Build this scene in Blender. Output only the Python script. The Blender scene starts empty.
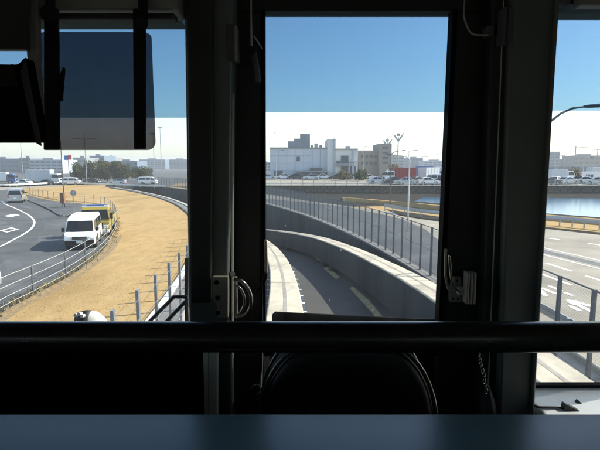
import bpy, bmesh, math, random
from mathutils import Vector, Matrix
R = math.radians
random.seed(7)
S = bpy.context.scene
C = S.collection

# ------------------------------------------------------------------ camera
FPX, ZC, PITCH = 471.0, 5.15, math.atan(60/471.0)
cd = bpy.data.cameras.new('camera'); cam = bpy.data.objects.new('camera', cd); C.objects.link(cam)
cam.location = (0, 0, ZC); cam.rotation_euler = (math.pi/2-PITCH, 0, 0)
cd.sensor_fit = 'HORIZONTAL'; cd.sensor_width = 36; cd.lens = 36*FPX/600
cd.clip_start = 0.02; cd.clip_end = 20000
S.camera = cam

# ------------------------------------------------------------------ light
SUN_AZ, SUN_EL = 71.0, 40.0         # degrees right of the view direction, above the horizon
w = bpy.data.worlds.new('World'); S.world = w; w.use_nodes = True
nt = w.node_tree; nt.nodes.clear()
sky = nt.nodes.new('ShaderNodeTexSky'); sky.sky_type = 'NISHITA'; sky.sun_disc = False
sky.sun_elevation = R(SUN_EL); sky.sun_rotation = R(SUN_AZ)
sky.air_density = 1.0; sky.dust_density = 1.3; sky.ozone_density = 1.6; sky.altitude = 0
bg = nt.nodes.new('ShaderNodeBackground'); bg.inputs['Strength'].default_value = 0.15
wo = nt.nodes.new('ShaderNodeOutputWorld')
nt.links.new(sky.outputs[0], bg.inputs[0]); nt.links.new(bg.outputs[0], wo.inputs[0])
sd = bpy.data.lights.new('sun', 'SUN'); sd.energy = 4.4; sd.angle = R(0.5); sd.color = (1, .93, .82)
sun = bpy.data.objects.new('sun', sd); C.objects.link(sun)
sv = Vector((math.sin(R(SUN_AZ))*math.cos(R(SUN_EL)), math.cos(R(SUN_AZ))*math.cos(R(SUN_EL)), math.sin(R(SUN_EL))))
sun.rotation_euler = sv.to_track_quat('Z', 'Y').to_euler(); sun.location = (60, 10, 60)
S.view_settings.view_transform = 'Standard'; S.view_settings.look = 'None'
S.view_settings.exposure = 1.05; S.view_settings.gamma = 1; S.view_settings.use_curve_mapping = False
S.cycles.transparent_max_bounces = 24; S.cycles.max_bounces = 8

# ------------------------------------------------------------------ pixel -> place
CP, SP = math.cos(PITCH), math.sin(PITCH)
def ray(px, py):
    u, v = px-300.0, py-225.0
    return Vector((u, FPX*CP-v*SP, -FPX*SP-v*CP))
def G(px, py, z=0.0):                       # where the pixel's ray meets the level z
    d = ray(px, py); t = (z-ZC)/d.z
    return Vector((d.x*t, d.y*t, z))
def Q(px, py, Y):                           # where it meets the plane at distance Y
    d = ray(px, py); t = Y/d.y
    return Vector((d.x*t, Y, ZC+d.z*t))

# ------------------------------------------------------------------ materials
M = {}
def mat(name, col, rough=.6, metal=0, col2=None, scale=6, detail=6, bump=0, bscale=None, contrast=(.35,.65), spec=.5, coat=0,
        col3=None, scale3=.5, stretch=None, emit=None):
    m = bpy.data.materials.new(name); m.use_nodes = True; n = m.node_tree; b = n.nodes['Principled BSDF']
    b.inputs['Base Color'].default_value = (*col, 1); b.inputs['Roughness'].default_value = rough
    b.inputs['Metallic'].default_value = metal; b.inputs['Specular IOR Level'].default_value = spec
    b.inputs['Coat Weight'].default_value = coat
    tc = n.nodes.new('ShaderNodeTexCoord'); src = tc.outputs['Object']
    if stretch:
        mp = n.nodes.new('ShaderNodeMapping'); mp.inputs['Scale'].default_value = stretch
        n.links.new(src, mp.inputs[0]); src = mp.outputs[0]
    def noise(sc, dt=6):
        t = n.nodes.new('ShaderNodeTexNoise'); t.inputs['Scale'].default_value = sc; t.inputs['Detail'].default_value = dt
        t.inputs['Roughness'].default_value = .65; n.links.new(src, t.inputs['Vector']); return t
    if col2:
        t = noise(scale, detail); r = n.nodes.new('ShaderNodeValToRGB')
        r.color_ramp.elements[0].position, r.color_ramp.elements[1].position = contrast
        r.color_ramp.elements[0].color = (*col, 1); r.color_ramp.elements[1].color = (*col2, 1)
        n.links.new(t.outputs['Fac'], r.inputs[0]); out = r.outputs[0]
        if col3:
            t3 = noise(scale3, 4); r3 = n.nodes.new('ShaderNodeValToRGB')
            r3.color_ramp.elements[0].position, r3.color_ramp.elements[1].position = (.48, .66)
            mx = n.nodes.new('ShaderNodeMixRGB'); n.links.new(t3.outputs['Fac'], r3.inputs[0])
            n.links.new(r3.outputs[0], mx.inputs[0]); n.links.new(out, mx.inputs[1]); mx.inputs[2].default_value = (*col3, 1); out = mx.outputs[0]
        n.links.new(out, b.inputs['Base Color'])
        rr = n.nodes.new('ShaderNodeMapRange'); rr.inputs[3].default_value = max(0, rough-.08); rr.inputs[4].default_value = min(1, rough+.1)
        n.links.new(t.outputs['Fac'], rr.inputs[0]); n.links.new(rr.outputs[0], b.inputs['Roughness'])
    if bump:
        t2 = noise(bscale or scale*4); bp = n.nodes.new('ShaderNodeBump'); bp.inputs['Strength'].default_value = bump
        bp.inputs['Distance'].default_value = .02; n.links.new(t2.outputs['Fac'], bp.inputs['Height']); n.links.new(bp.outputs[0], b.inputs['Normal'])
    if emit:
        b.inputs['Emission Color'].default_value = (*emit, 1); b.inputs['Emission Strength'].default_value = 1
    M[name] = m; return m
def pane_mat(name, tint, dirt=.02, gloss=.7, streak=True):
    m = bpy.data.materials.new(name); m.use_nodes = True; n = m.node_tree; n.nodes.clear()
    o = n.nodes.new('ShaderNodeOutputMaterial'); tr = n.nodes.new('ShaderNodeBsdfTransparent'); tr.inputs[0].default_value = (*tint, 1)
    gl = n.nodes.new('ShaderNodeBsdfGlossy'); gl.inputs['Roughness'].default_value = .02
    fr = n.nodes.new('ShaderNodeFresnel'); fr.inputs[0].default_value = 1.45
    mu = n.nodes.new('ShaderNodeMath'); mu.operation = 'MULTIPLY'; mu.inputs[1].default_value = gloss
    mx = n.nodes.new('ShaderNodeMixShader'); n.links.new(fr.outputs[0], mu.inputs[0]); n.links.new(mu.outputs[0], mx.inputs[0])
    n.links.new(tr.outputs[0], mx.inputs[1]); n.links.new(gl.outputs[0], mx.inputs[2])
    out = mx.outputs[0]
    if dirt:
        df = n.nodes.new('ShaderNodeBsdfTranslucent'); df.inputs[0].default_value = (.75, .77, .75, 1)
        tc = n.nodes.new('ShaderNodeTexCoord'); mp = n.nodes.new('ShaderNodeMapping'); mp.inputs['Scale'].default_value = (9, 9, 1.1)
        t = n.nodes.new('ShaderNodeTexNoise'); t.inputs['Scale'].default_value = 2.2; t.inputs['Detail'].default_value = 8
        r = n.nodes.new('ShaderNodeMapRange'); r.inputs[1].default_value = .3; r.inputs[2].default_value = .75; r.inputs[3].default_value = dirt*.35; r.inputs[4].default_value = dirt*1.6
        n.links.new(tc.outputs['Object'], mp.inputs[0]); n.links.new(mp.outputs[0], t.inputs['Vector']); n.links.new(t.outputs['Fac'], r.inputs[0])
        m2 = n.nodes.new('ShaderNodeMixShader'); n.links.new(r.outputs[0], m2.inputs[0]); n.links.new(out, m2.inputs[1]); n.links.new(df.outputs[0], m2.inputs[2]); out = m2.outputs[0]
    n.links.new(out, o.inputs[0]); M[name] = m; return m

mat('dry_grass', (.305,.205,.088), .95, col2=(.425,.30,.138), scale=2.2, detail=10, contrast=(.25,.75), bump=.15, bscale=20, stretch=(1,.4,1), col3=(.265,.178,.075), scale3=.22, spec=.1)
mat('grass_blade', (.34,.24,.11), .9, col2=(.46,.34,.17), scale=.8, spec=.1)
mat('weed', (.16,.13,.06), .9, col2=(.30,.23,.11), scale=1.5, spec=.1)
mat('asphalt', (.070,.076,.080), .85, col2=(.118,.124,.127), scale=.5, detail=8, bump=.2, bscale=60, col3=(.068,.070,.070), scale3=.18, spec=.15)
mat('pale_road', (.24,.22,.175), .85, col2=(.32,.293,.238), scale=.5, detail=8, bump=.15, bscale=50, col3=(.20,.182,.147), scale3=.15, spec=.3)
mat('dark_strip', (.07,.075,.08), .8, col2=(.11,.115,.12), scale=2)
mat('road_paint', (.72,.72,.69), .7, col2=(.52,.52,.5), scale=3, contrast=(.45,.7))
mat('light_patch_yellow', (.50,.38,.15), .8, col2=(.24,.20,.12), scale=5, contrast=(.45,.62))  # yellow that stands in for light falling on the trench floor
mat('concrete', (.33,.305,.25), .85, col2=(.43,.40,.335), scale=2, detail=8, bump=.2, bscale=30, col3=(.27,.25,.21), scale3=.4)
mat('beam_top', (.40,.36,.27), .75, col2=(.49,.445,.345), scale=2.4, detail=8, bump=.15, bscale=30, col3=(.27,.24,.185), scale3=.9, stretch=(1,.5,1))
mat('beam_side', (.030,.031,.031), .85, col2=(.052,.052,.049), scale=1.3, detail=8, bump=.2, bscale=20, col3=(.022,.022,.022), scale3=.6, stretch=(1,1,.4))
mat('wear', (.20,.18,.15), .7, col2=(.32,.29,.24), scale=3)
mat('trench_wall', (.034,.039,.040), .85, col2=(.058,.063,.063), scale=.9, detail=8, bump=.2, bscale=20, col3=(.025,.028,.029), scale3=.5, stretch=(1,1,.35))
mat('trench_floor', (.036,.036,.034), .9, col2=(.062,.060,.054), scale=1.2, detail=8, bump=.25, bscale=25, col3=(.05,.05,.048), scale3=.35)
mat('stone', (.07,.063,.052), .9, col2=(.14,.12,.095), scale=1.4, detail=8, bump=.5, bscale=6)
mat('galv', (.33,.36,.39), .45, .7, col2=(.42,.45,.48), scale=8)
mat('post_dark', (.10,.11,.12), .6, .2, col2=(.16,.165,.17), scale=8)
mat('wire', (.20,.22,.23), .6, .2)
mat('post_grey', (.20,.215,.23), .5, .3, col2=(.26,.275,.29), scale=8)
mat('cable', (.5,.5,.47), .5, .2)
mat('rail_white', (.72,.72,.68), .5, .1, col2=(.6,.59,.54), scale=4)
mat('rust', (.16,.08,.04), .8, col2=(.25,.13,.07), scale=5)
mat('white_paint', (.80,.80,.78), .3, coat=.5)
mat('yellow_body', (.30,.235,.025), .35, coat=.4)
mat('blue_body', (.04,.10,.32), .35, coat=.4)
mat('silver_body', (.48,.50,.52), .3, .6, coat=.5)
mat('black_body', (.03,.03,.035), .3, coat=.5)
mat('red_body', (.25,.035,.035), .6)
mat('car_glass', (.010,.012,.015), .06, spec=.45)
mat('tyre', (.02,.02,.021), .85)
mat('rim', (.40,.41,.42), .35, .8)
mat('lamp_lens', (.75,.76,.76), .1, coat=.8)
mat('tail_lens', (.40,.02,.015), .2)
mat('amber', (.6,.25,.03), .2)
mat('plastic_black', (.010,.010,.011), .6, spec=.3)
mat('plate', (.7,.72,.66), .5)
mat('cargo_box', (.50,.55,.58), .5, col2=(.58,.62,.64), scale=.8)
mat('sign_back', (.35,.36,.36), .5, .5)
mat('sign_red', (.6,.05,.06), .5); mat('sign_blue', (.05,.16,.5), .5); mat('sign_white', (.8,.8,.8), .5)
mat('sign_mark', (.08,.09,.14), .6)
mat('bld_white', (.36,.40,.44), .8, col2=(.42,.46,.50), scale=.3, stretch=(1,1,.3))
mat('bld_main', (.50,.545,.58), .8, col2=(.57,.61,.645), scale=.3, stretch=(1,1,.3))
mat('bld_grey', (.20,.22,.24), .8, col2=(.25,.27,.29), scale=.3)
mat('bld_pale', (.62,.62,.58), .8, col2=(.68,.68,.64), scale=.4)
mat('bld_brown', (.21,.20,.185), .8, col2=(.26,.245,.225), scale=.4)
mat('bld_blue', (.12,.17,.24), .7, col2=(.16,.215,.28), scale=.3)
mat('bld_glass', (.06,.08,.10), .2, spec=.7)
mat('roof_grey', (.27,.28,.29), .8)
mat('panel_joint', (.33,.36,.39), .8)
mat('leaf', (.022,.036,.013), .75, col2=(.055,.07,.024), scale=.9, spec=.2)
mat('leaf_brown', (.07,.055,.024), .8, col2=(.11,.09,.042), scale=.9, spec=.2)
mat('bark', (.09,.065,.045), .9, col2=(.14,.10,.07), scale=6)
mat('mud', (.022,.022,.02), .95, col2=(.04,.038,.033), scale=.6, spec=.03)
mat('dirt', (.16,.115,.06), .95, col2=(.26,.19,.095), scale=3, bump=.4)
mat('shoulder', (.13,.13,.125), .9, col2=(.18,.178,.17), scale=1.2, bump=.2, bscale=40)
mat('water', (.03,.11,.20), .12, spec=.5, bump=.25, bscale=1.5)
# cab
mat('cab_dark', (.030,.033,.035), .55, col2=(.042,.046,.048), scale=9, bump=.05, bscale=120)
mat('cab_pillar', (.15,.175,.168), .5, col2=(.18,.205,.198), scale=5, bump=.04, bscale=150)
mat('cab_light', (.30,.31,.29), .55, col2=(.36,.36,.34), scale=5)
mat('cab_ceiling', (.20,.20,.19), .7, col2=(.24,.24,.23), scale=3)
mat('cab_white', (.72,.75,.74), .5, col2=(.64,.67,.66), scale=4)
mat('passenger_wall', (.40,.39,.36), .6, col2=(.44,.43,.40), scale=3)
mat('passenger_floor', (.10,.10,.11), .7, col2=(.14,.14,.15), scale=20)
mat('seal', (.004,.004,.004), .8, spec=.1)
mat('console', (.003,.003,.003), .8, spec=.05)
mat('shelf_top', (.15,.255,.29), .22, spec=.6, bump=.02, bscale=90)
mat('rail_black', (.014,.014,.015), .22, col2=(.022,.022,.022), scale=30)
mat('chrome', (.62,.62,.60), .16, 1, col2=(.5,.5,.48), scale=30)
mat('metal_plate', (.52,.50,.43), .38, .25, col2=(.42,.40,.35), scale=25)
mat('alu_edge', (.75,.75,.70), .4, .2)
mat('seat_vinyl', (.010,.010,.012), .38, col2=(.016,.016,.018), scale=40, bump=.1, bscale=200)
mat('piping', (.06,.065,.07), .22, coat=.6)
mat('body_paint', (.66,.68,.69), .35, coat=.4)
mat('cord', (.02,.02,.02), .6)
mat('bag', (.07,.07,.07), .35, col2=(.13,.13,.12), scale=25, bump=.6, bscale=30)
pane_mat('speck', (.82,.82,.80), .5, .1)
pane_mat('pane', (.95,.965,.955), .008)
pane_mat('film', (.50,.615,.685), 0, .1)
pane_mat('visor_film', (.285,.275,.29), 0, .3)
pane_mat('pane_tinted', (.86,.89,.87), 0)

# ------------------------------------------------------------------ mesh helpers
class MB:
    def __init__(s): s.v = []; s.f = []
    def add(s, vs, fs):
        k = len(s.v); s.v += [tuple(v) for v in vs]; s.f += [tuple(i+k for i in f) for f in fs]; return s
    def box(s, x0, x1, y0, y1, z0, z1):
        vs = [(x,y,z) for x in (x0,x1) for y in (y0,y1) for z in (z0,z1)]
        return s.add(vs, [(0,1,3,2),(4,6,7,5),(0,4,5,1),(2,3,7,6),(0,2,6,4),(1,5,7,3)])
    def obox(s, c, ux, uy, uz, dx, dy, dz):      # oriented box: centre, unit axes, half sizes
        c = Vector(c); ux, uy, uz = Vector(ux), Vector(uy), Vector(uz)
        vs = [c+ux*dx*a+uy*dy*b+uz*dz*e for a in (-1,1) for b in (-1,1) for e in (-1,1)]
        return s.add(vs, [(0,1,3,2),(4,6,7,5),(0,4,5,1),(2,3,7,6),(0,2,6,4),(1,5,7,3)])
    def prism(s, pts, d):                        # planar outline extruded by vector d
        n = len(pts); d = Vector(d); a = [Vector(p) for p in pts]
        return s.add(a+[p+d for p in a], [tuple(range(n))[::-1], tuple(range(n, 2*n))]+[(i,(i+1)%n,n+(i+1)%n,n+i) for i in range(n)])
    def poly(s, pts): return s.add(pts, [tuple(range(len(pts)))])
    def tube(s, pts, r, n=8, caps=True):
        pts = [Vector(p) for p in pts]; rs = r if isinstance(r, (list, tuple)) else [r]*len(pts); vs = []; fs = []
        up = None
        for i, p in enumerate(pts):
            t = (pts[min(i+1,len(pts)-1)]-pts[max(i-1,0)]).normalized()
            if up is None: up = Vector((0,0,1)) if abs(t.z) < .9 else Vector((0,1,0))
            a = t.cross(up)
            if a.length < 1e-4: a = t.orthogonal()
            a.normalize(); b = t.cross(a).normalized(); up = -b
            for k in range(n):
                an = 2*math.pi*(k+.5)/n; vs.append(p+(a*math.cos(an)+b*math.sin(an))*rs[i])
        for i in range(len(pts)-1):
            for k in range(n): fs.append((i*n+k, i*n+(k+1)%n, (i+1)*n+(k+1)%n, (i+1)*n+k))
        if caps: fs += [tuple(range(n))[::-1], tuple(range((len(pts)-1)*n, len(pts)*n))]
        return s.add(vs, fs)
    def sweep(s, rows, closed=True, caps=True):  # rows of cross-section points
        m = len(rows[0]); vs = [p for r in rows for p in r]; fs = []
        for i in range(len(rows)-1):
            for k in range(m if closed else m-1): fs.append((i*m+k, i*m+(k+1)%m, (i+1)*m+(k+1)%m, (i+1)*m+k))
        if caps and closed: fs += [tuple(range(m))[::-1], tuple(range((len(rows)-1)*m, len(rows)*m))]
        return s.add(vs, fs)
def obj(name, mb, m, parent=None, label=None, cat=None, group=None, kind=None, smooth=False, bevel=0, loc=None):
    me = bpy.data.meshes.new(name); v = mb.v
    if loc is not None: v = [(a[0]-loc[0], a[1]-loc[1], a[2]-loc[2]) for a in v]
    me.from_pydata(v, [], mb.f); me.validate()
    bm = bmesh.new(); bm.from_mesh(me); bmesh.ops.recalc_face_normals(bm, faces=bm.faces); bm.to_mesh(me); bm.free()
    me.materials.append(M[m] if isinstance(m, str) else m)
    if smooth:
        for p in me.polygons: p.use_smooth = True
    o = bpy.data.objects.new(name, me); C.objects.link(o)
    if loc is not None: o.location = loc
    if parent: o.parent = parent
    if bevel:
        b = o.modifiers.new('bevel', 'BEVEL'); b.width = bevel; b.segments = 2; b.limit_method = 'ANGLE'; b.harden_normals = False
    tag(o, label, cat, group, kind); return o
def tag(o, label=None, cat=None, group=None, kind=None):
    if label: o['label'] = label
    if cat: o['category'] = cat
    if group: o['group'] = group
    if kind: o['kind'] = kind
    return o
def empty(name, loc=(0,0,0), rz=0, label=None, cat=None, group=None):
    o = bpy.data.objects.new(name, None); C.objects.link(o); o.location = loc; o.rotation_euler = (0,0,rz); o.empty_display_size = .3
    return tag(o, label, cat, group)
def instance(proto, loc, parent=None, rz=None, name=None):
    c = proto.copy(); C.objects.link(c); c.location = loc
    if rz is not None: c.rotation_euler = (0,0,rz)
    if parent: c.parent = parent
    return c
def flip_up(o):
    me = o.data; bm = bmesh.new(); bm.from_mesh(me)
    for f in bm.faces:
        if f.normal.z < 0: f.normal_flip()
    bm.to_mesh(me); bm.free()
def sheet(name, pts, m, z, parent=None, kind=None, **kw):
    bm = bmesh.new(); vs = [bm.verts.new((p[0], p[1], z)) for p in pts]; bm.faces.new(vs)
    bmesh.ops.triangulate(bm, faces=bm.faces)
    me = bpy.data.meshes.new(name); bm.to_mesh(me); bm.free(); me.materials.append(M[m])
    o = bpy.data.objects.new(name, me); C.objects.link(o); flip_up(o); o.parent = parent
    return tag(o, kind=kind, **kw)
def catmull(keys, x):
    if x <= keys[0][0]: return keys[0][1]
    if x >= keys[-1][0]: return keys[-1][1]
    for i in range(len(keys)-1):
        if keys[i][0] <= x <= keys[i+1][0]: break
    k0 = keys[max(i-1,0)]; k1 = keys[i]; k2 = keys[i+1]; k3 = keys[min(i+2,len(keys)-1)]
    h = k2[0]-k1[0]; t = (x-k1[0])/h
    m1 = (k2[1]-k0[1])/(k2[0]-k0[0])*h; m2 = (k3[1]-k1[1])/(k3[0]-k1[0])*h
    return (2*t**3-3*t*t+1)*k1[1]+(t**3-2*t*t+t)*m1+(-2*t**3+3*t*t)*k2[1]+(t**3-t*t)*m2
def polyline(pts, n=8):                      # smooth points through a coarse list
    out = []; P = [Vector(p) for p in pts]
    for i in range(len(P)-1):
        a = P[max(i-1,0)]; b = P[i]; c = P[i+1]; d = P[min(i+2,len(P)-1)]
        for k in range(n):
            t = k/n
            out.append(.5*((2*b)+(c-a)*t+(2*a-5*b+4*c-d)*t*t+(3*b-a-3*c+d)*t**3))
    out.append(P[-1]); return out
def ribbon(pts, wd):                         # flat strip of width wd along pts
    rows = []
    for i, p in enumerate(pts):
        t = (pts[min(i+1,len(pts)-1)]-pts[max(i-1,0)]); t.z = 0; t.normalize(); s = Vector((t.y,-t.x,0))
        rows.append((p-s*wd/2, p+s*wd/2))
    return [r[0] for r in rows]+[r[1] for r in rows][::-1]
def strip_obj(name, pts, wd, m, z, parent):
    mb = MB(); rows = []
    for i, p in enumerate(pts):
        t = (pts[min(i+1,len(pts)-1)]-pts[max(i-1,0)]); t.z = 0; t.normalize(); s = Vector((t.y,-t.x,0))
        rows.append([Vector((*(p-s*wd/2).xy, z)), Vector((*(p+s*wd/2).xy, z))])
    mb.sweep(rows, closed=False); o = obj(name, mb, m, parent); flip_up(o); return o

# ------------------------------------------------------------------ the line of the track
Y0 = .05/.0072
def Fx(Y): return 6.53+.05*Y-.0036*Y*Y if Y > Y0 else 6.53+.05*Y0-.0036*Y0*Y0
def Fs(Y): return .05-.0072*Y if Y > Y0 else 0.0
def pt(Y, d, z=0.0):
    s = Fs(Y); n = math.sqrt(1+s*s); return Vector((Fx(Y)+d/n, Y-d*s/n, z))
def tang(Y):
    s = Fs(Y); n = math.sqrt(1+s*s); return Vector((s/n, 1/n, 0)), Vector((1/n, -s/n, 0))
ZB = [(-40,2.1),(-10,2.08),(0,2.05),(6,1.95),(12,1.66),(20,1.07),(26,.62),(36,-.22),(52,-1.9),(75,-4.2),(120,-7)]
def zb(Y): return catmull(ZB, Y)
def zf(Y): return min(zb(Y)-1.7, -.16)
YEND = 118
def ys(a, b, st):
    n = max(1, round((b-a)/st)); return [a+(b-a)*i/n for i in range(n+1)]
D_OWN, D_OPP, D_LEFT = -7.0, -2.7, -10.3

# ------------------------------------------------------------------ ground
rows = ys(-40, YEND, 2)
mb = MB()
for a, b in zip(rows, rows[1:]):
    p, q = pt(a, D_LEFT-.02), pt(b, D_LEFT-.02)
    mb.poly([(-2500,p.y,0), p, q, (-2500,q.y,0)])
    p, q = pt(a, .02), pt(b, .02)
    mb.poly([p, (2500,p.y,0), (2500,q.y,0), q])
pl, pr = pt(YEND, D_LEFT-.02), pt(YEND, .02)
mb.poly([(-2500,pl.y,0), pl, (-2500,4000,0)]); mb.poly([pl, pr, (2500,4000,0), (-2500,4000,0)]); mb.poly([pr, (2500,pr.y,0), (2500,4000,0)])
p, q = pt(-40, D_LEFT-.02), pt(-40, .02)
mb.poly([(-2500,-300,0),(2500,-300,0),(2500,-40,0),(-2500,-40,0)])
g = obj('ground', mb, 'dry_grass', kind='structure'); flip_up(g)

# trench floor
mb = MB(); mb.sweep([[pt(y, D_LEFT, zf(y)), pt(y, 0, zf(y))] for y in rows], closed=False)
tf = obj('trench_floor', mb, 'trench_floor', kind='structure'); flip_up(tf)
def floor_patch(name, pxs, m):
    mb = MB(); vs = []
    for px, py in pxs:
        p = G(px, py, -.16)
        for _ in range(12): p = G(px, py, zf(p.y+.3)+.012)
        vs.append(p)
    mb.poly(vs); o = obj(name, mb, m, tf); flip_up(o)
floor_patch('floor_light_patch', [(323,268),(328,267),(340,277),(336,279)], 'light_patch_yellow')  # patches of light between the beams, painted as flat yellow shapes
floor_patch('floor_light_patch', [(349.5,288),(353,286.5),(370,301),(387,322),(380,322),(365,305)], 'light_patch_yellow')

# trench walls: separate cast panels, coping
def trench_wall(name, d_in, sgn):
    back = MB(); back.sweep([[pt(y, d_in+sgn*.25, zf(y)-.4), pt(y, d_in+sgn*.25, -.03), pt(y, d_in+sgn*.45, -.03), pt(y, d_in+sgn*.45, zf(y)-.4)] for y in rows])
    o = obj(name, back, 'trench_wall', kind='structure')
    st = 2.0; y = -12
    while y < YEND-2:
        pn = MB(); a, b = y+.02, y+st-.02; out = random.uniform(0, .012)
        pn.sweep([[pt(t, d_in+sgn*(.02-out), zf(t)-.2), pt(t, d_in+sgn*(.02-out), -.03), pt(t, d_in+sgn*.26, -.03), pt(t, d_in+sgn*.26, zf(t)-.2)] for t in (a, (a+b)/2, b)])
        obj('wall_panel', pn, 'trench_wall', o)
        cp = MB(); cp.sweep([[pt(t, d_in-sgn*.03, -.03), pt(t, d_in-sgn*.03, .09), pt(t, d_in+sgn*.40, .09), pt(t, d_in+sgn*.40, -.03)] for t in (y+.006, y+st/2, y+st-.006)])
        obj('coping_stone', cp, 'concrete' if y < 16 or sgn < 0 else 'shoulder', o); y += st
    return o
wr = trench_wall('trench_wall_right', -.25, 1)
wl = trench_wall('trench_wall_left', D_LEFT+.25, -1)
pw = MB(); a, b = pt(YEND, D_LEFT), pt(YEND, 0); t, nr = tang(YEND)
pw.add([a+Vector((0,0,-10)), b+Vector((0,0,-10)), b+Vector((0,0,.5)), a+Vector((0,0,.5)), a+t*.5+Vector((0,0,-10)), b+t*.5+Vector((0,0,-10)), b+t*.5+Vector((0,0,.5)), a+t*.5+Vector((0,0,.5))],
       [(0,1,2,3),(4,7,6,5),(3,2,6,7),(0,4,5,1),(0,3,7,4),(1,5,6,2)])
obj('tunnel_portal_wall', pw, 'trench_wall', kind='structure')

# monorail beams
def beam(d, label, y0, y1):
    root = empty('monorail_beam', (0,0,0), 0, label, 'beam', 'monorail guideway beams in the cutting')
    seg = 15.0; y = y0
    while y < y1-.1:
        ye = min(y+seg, y1); R_ = ys(y+.02, ye-.02, 1.0)
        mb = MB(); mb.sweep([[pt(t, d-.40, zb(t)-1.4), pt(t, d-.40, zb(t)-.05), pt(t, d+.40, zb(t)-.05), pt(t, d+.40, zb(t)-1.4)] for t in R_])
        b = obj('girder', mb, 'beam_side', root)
        mb = MB(); mb.sweep([[pt(t, d-.43, zb(t)-.06), pt(t, d-.43, zb(t)-.02), pt(t, d-.40, zb(t)), pt(t, d+.40, zb(t)), pt(t, d+.43, zb(t)-.02), pt(t, d+.43, zb(t)-.06)] for t in R_])
        obj('running_surface', mb, 'beam_top', b)
        mb = MB(); mb.sweep([[pt(t, d-.045, zb(t)+.004), pt(t, d+.045, zb(t)+.004)] for t in R_], closed=False)
        o = obj('wear_strip', mb, 'wear', b); flip_up(o)
        for sg in (-1, 1):
            mb = MB(); mb.sweep([[pt(t, d+sg*.47, zb(t)-.52), pt(t, d+sg*.47, zb(t)-.40), pt(t, d+sg*.52, zb(t)-.40), pt(t, d+sg*.52, zb(t)-.52)] for t in R_])
            
            if d == D_OWN: obj('conductor_rail', mb, 'post_dark', b)
            ins = MB(); t = y+.5
            while t < ye and t < 60:
                tt, nn = tang(t); ins.obox(pt(t, d+sg*.46, zb(t)-.3), tt, nn, (0,0,1), .05, .075, .16); t += 1.0
            if ins.v and d == D_OWN: obj('insulators', ins, 'rail_white' if d == D_OWN and sg > 0 else 'post_dark', b)
        for yy in (y+1.2, ye-1.2):
            if yy > 60: continue
            tt, nn = tang(yy); h = (zb(yy)-1.4-zf(yy)); 
            mb = MB(); mb.obox(pt(yy, d, zf(yy)+h/2-.01), tt, nn, (0,0,1), .35, .5, h/2+.02)
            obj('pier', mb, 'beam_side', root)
        y = ye
    return root
beam(D_OWN, 'pale concrete monorail beam running straight ahead under the train', -30, 100)
beam(D_OPP, 'pale concrete monorail beam of the opposite track, right of the centre', -30, 100)

# tall mesh fences on both sides of the cutting
postm = MB(); postm.box(-.035,.035,-.05,.05,0,2.25)
pm = bpy.data.meshes.new('post'); pm.from_pydata(postm.v, [], postm.f); pm.materials.append(M['post_grey'])
pmd = bpy.data.meshes.new('post_dark'); pmd.from_pydata(postm.v, [], postm.f); pmd.materials.append(M['post_dark'])
def tall_fence(label, d, y0, y1, sp, pmesh, railm, diag, z0, wm):
    root = empty('mesh_fence', (0,0,0), 0, label, 'fence', 'tall mesh fences along the cutting')
    y = y0
    while y <= y1:
        o = bpy.data.objects.new('post', pmesh); C.objects.link(o); o.parent = root
        p = pt(y, d, z0); o.location = p; tt, nn = tang(y); o.rotation_euler = (0,0,math.atan2(-tt.x, tt.y)); y += sp
    for h, r in (((2.2,.022),(1.15,.010),(.14,.012)) if diag else ((2.05,.006),(1.6,.006),(1.15,.006),(.7,.006),(.3,.006))):
        mb = MB(); mb.tube([pt(t, d+.06, z0+h) for t in ys(y0, y1, 1.5)], r, 6); obj('rail', mb, railm, root)
    mb = MB(); t = y0; H = 2.0
    L = .004
    while t < y1 and diag:
        for s in ((-1,1) if diag else (0,)):
            t2 = t+s*H if diag else t
            if t2 < y0 or t2 > y1: continue
            k = 4 if diag else 1
            P = [pt(t+(t2-t)*i/k, d+.055, z0+.15+H*i/k) for i in range(k+1)]
            r_ = .0014 if t < 16 else .0022 if t < 26 else .0032 if t < 45 else .006
            mb.tube(P, r_, 3, caps=False)
        t += .085
    if diag:
        for i in range(1, 8): pass
    if mb.v: obj('wire_mesh', mb, wm, root, kind='stuff')
    return root
tall_fence('tall grey mesh fence on the wall right of the beams', .05, 2.35, 114, 1.35, pmd, 'post_dark', True, .09, 'wire')
tall_fence('tall fence of grey posts beside the left kerb of the cutting', D_LEFT-.05, 2.55, 36, 1.63, pm, 'wire', False, .09, 'wire')

# shoulder and white kerb left of the cutting
mb = MB(); mb.sweep([[pt(y, -11.3, .006), pt(y, D_LEFT-.12, .006)] for y in ys(-30, 114, 2)], closed=False)
o = obj('shoulder_path', mb, 'shoulder', kind='structure'); flip_up(o)
kroot = empty('kerb_line', (0,0,0), 0, 'white concrete kerb between the dry grass and the cutting', 'kerb')
y = 0
while y < 112:
    mb = MB(); mb.sweep([[pt(t, -11.5, -.02), pt(t, -11.5, .13), pt(t, -11.3, .13), pt(t, -11.3, -.02)] for t in (y+.01, y+.5, y+.99) ] if y < 45 else
                        [[pt(t, -11.5, -.02), pt(t, -11.5, .13), pt(t, -11.3, .13), pt(t, -11.3, -.02)] for t in (y+.01, y+1.0, y+1.99)])
    obj('kerb_stone', mb, 'rail_white' if y < 40 else 'dark_strip', kroot); y += 1 if y < 45 else 2

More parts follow.
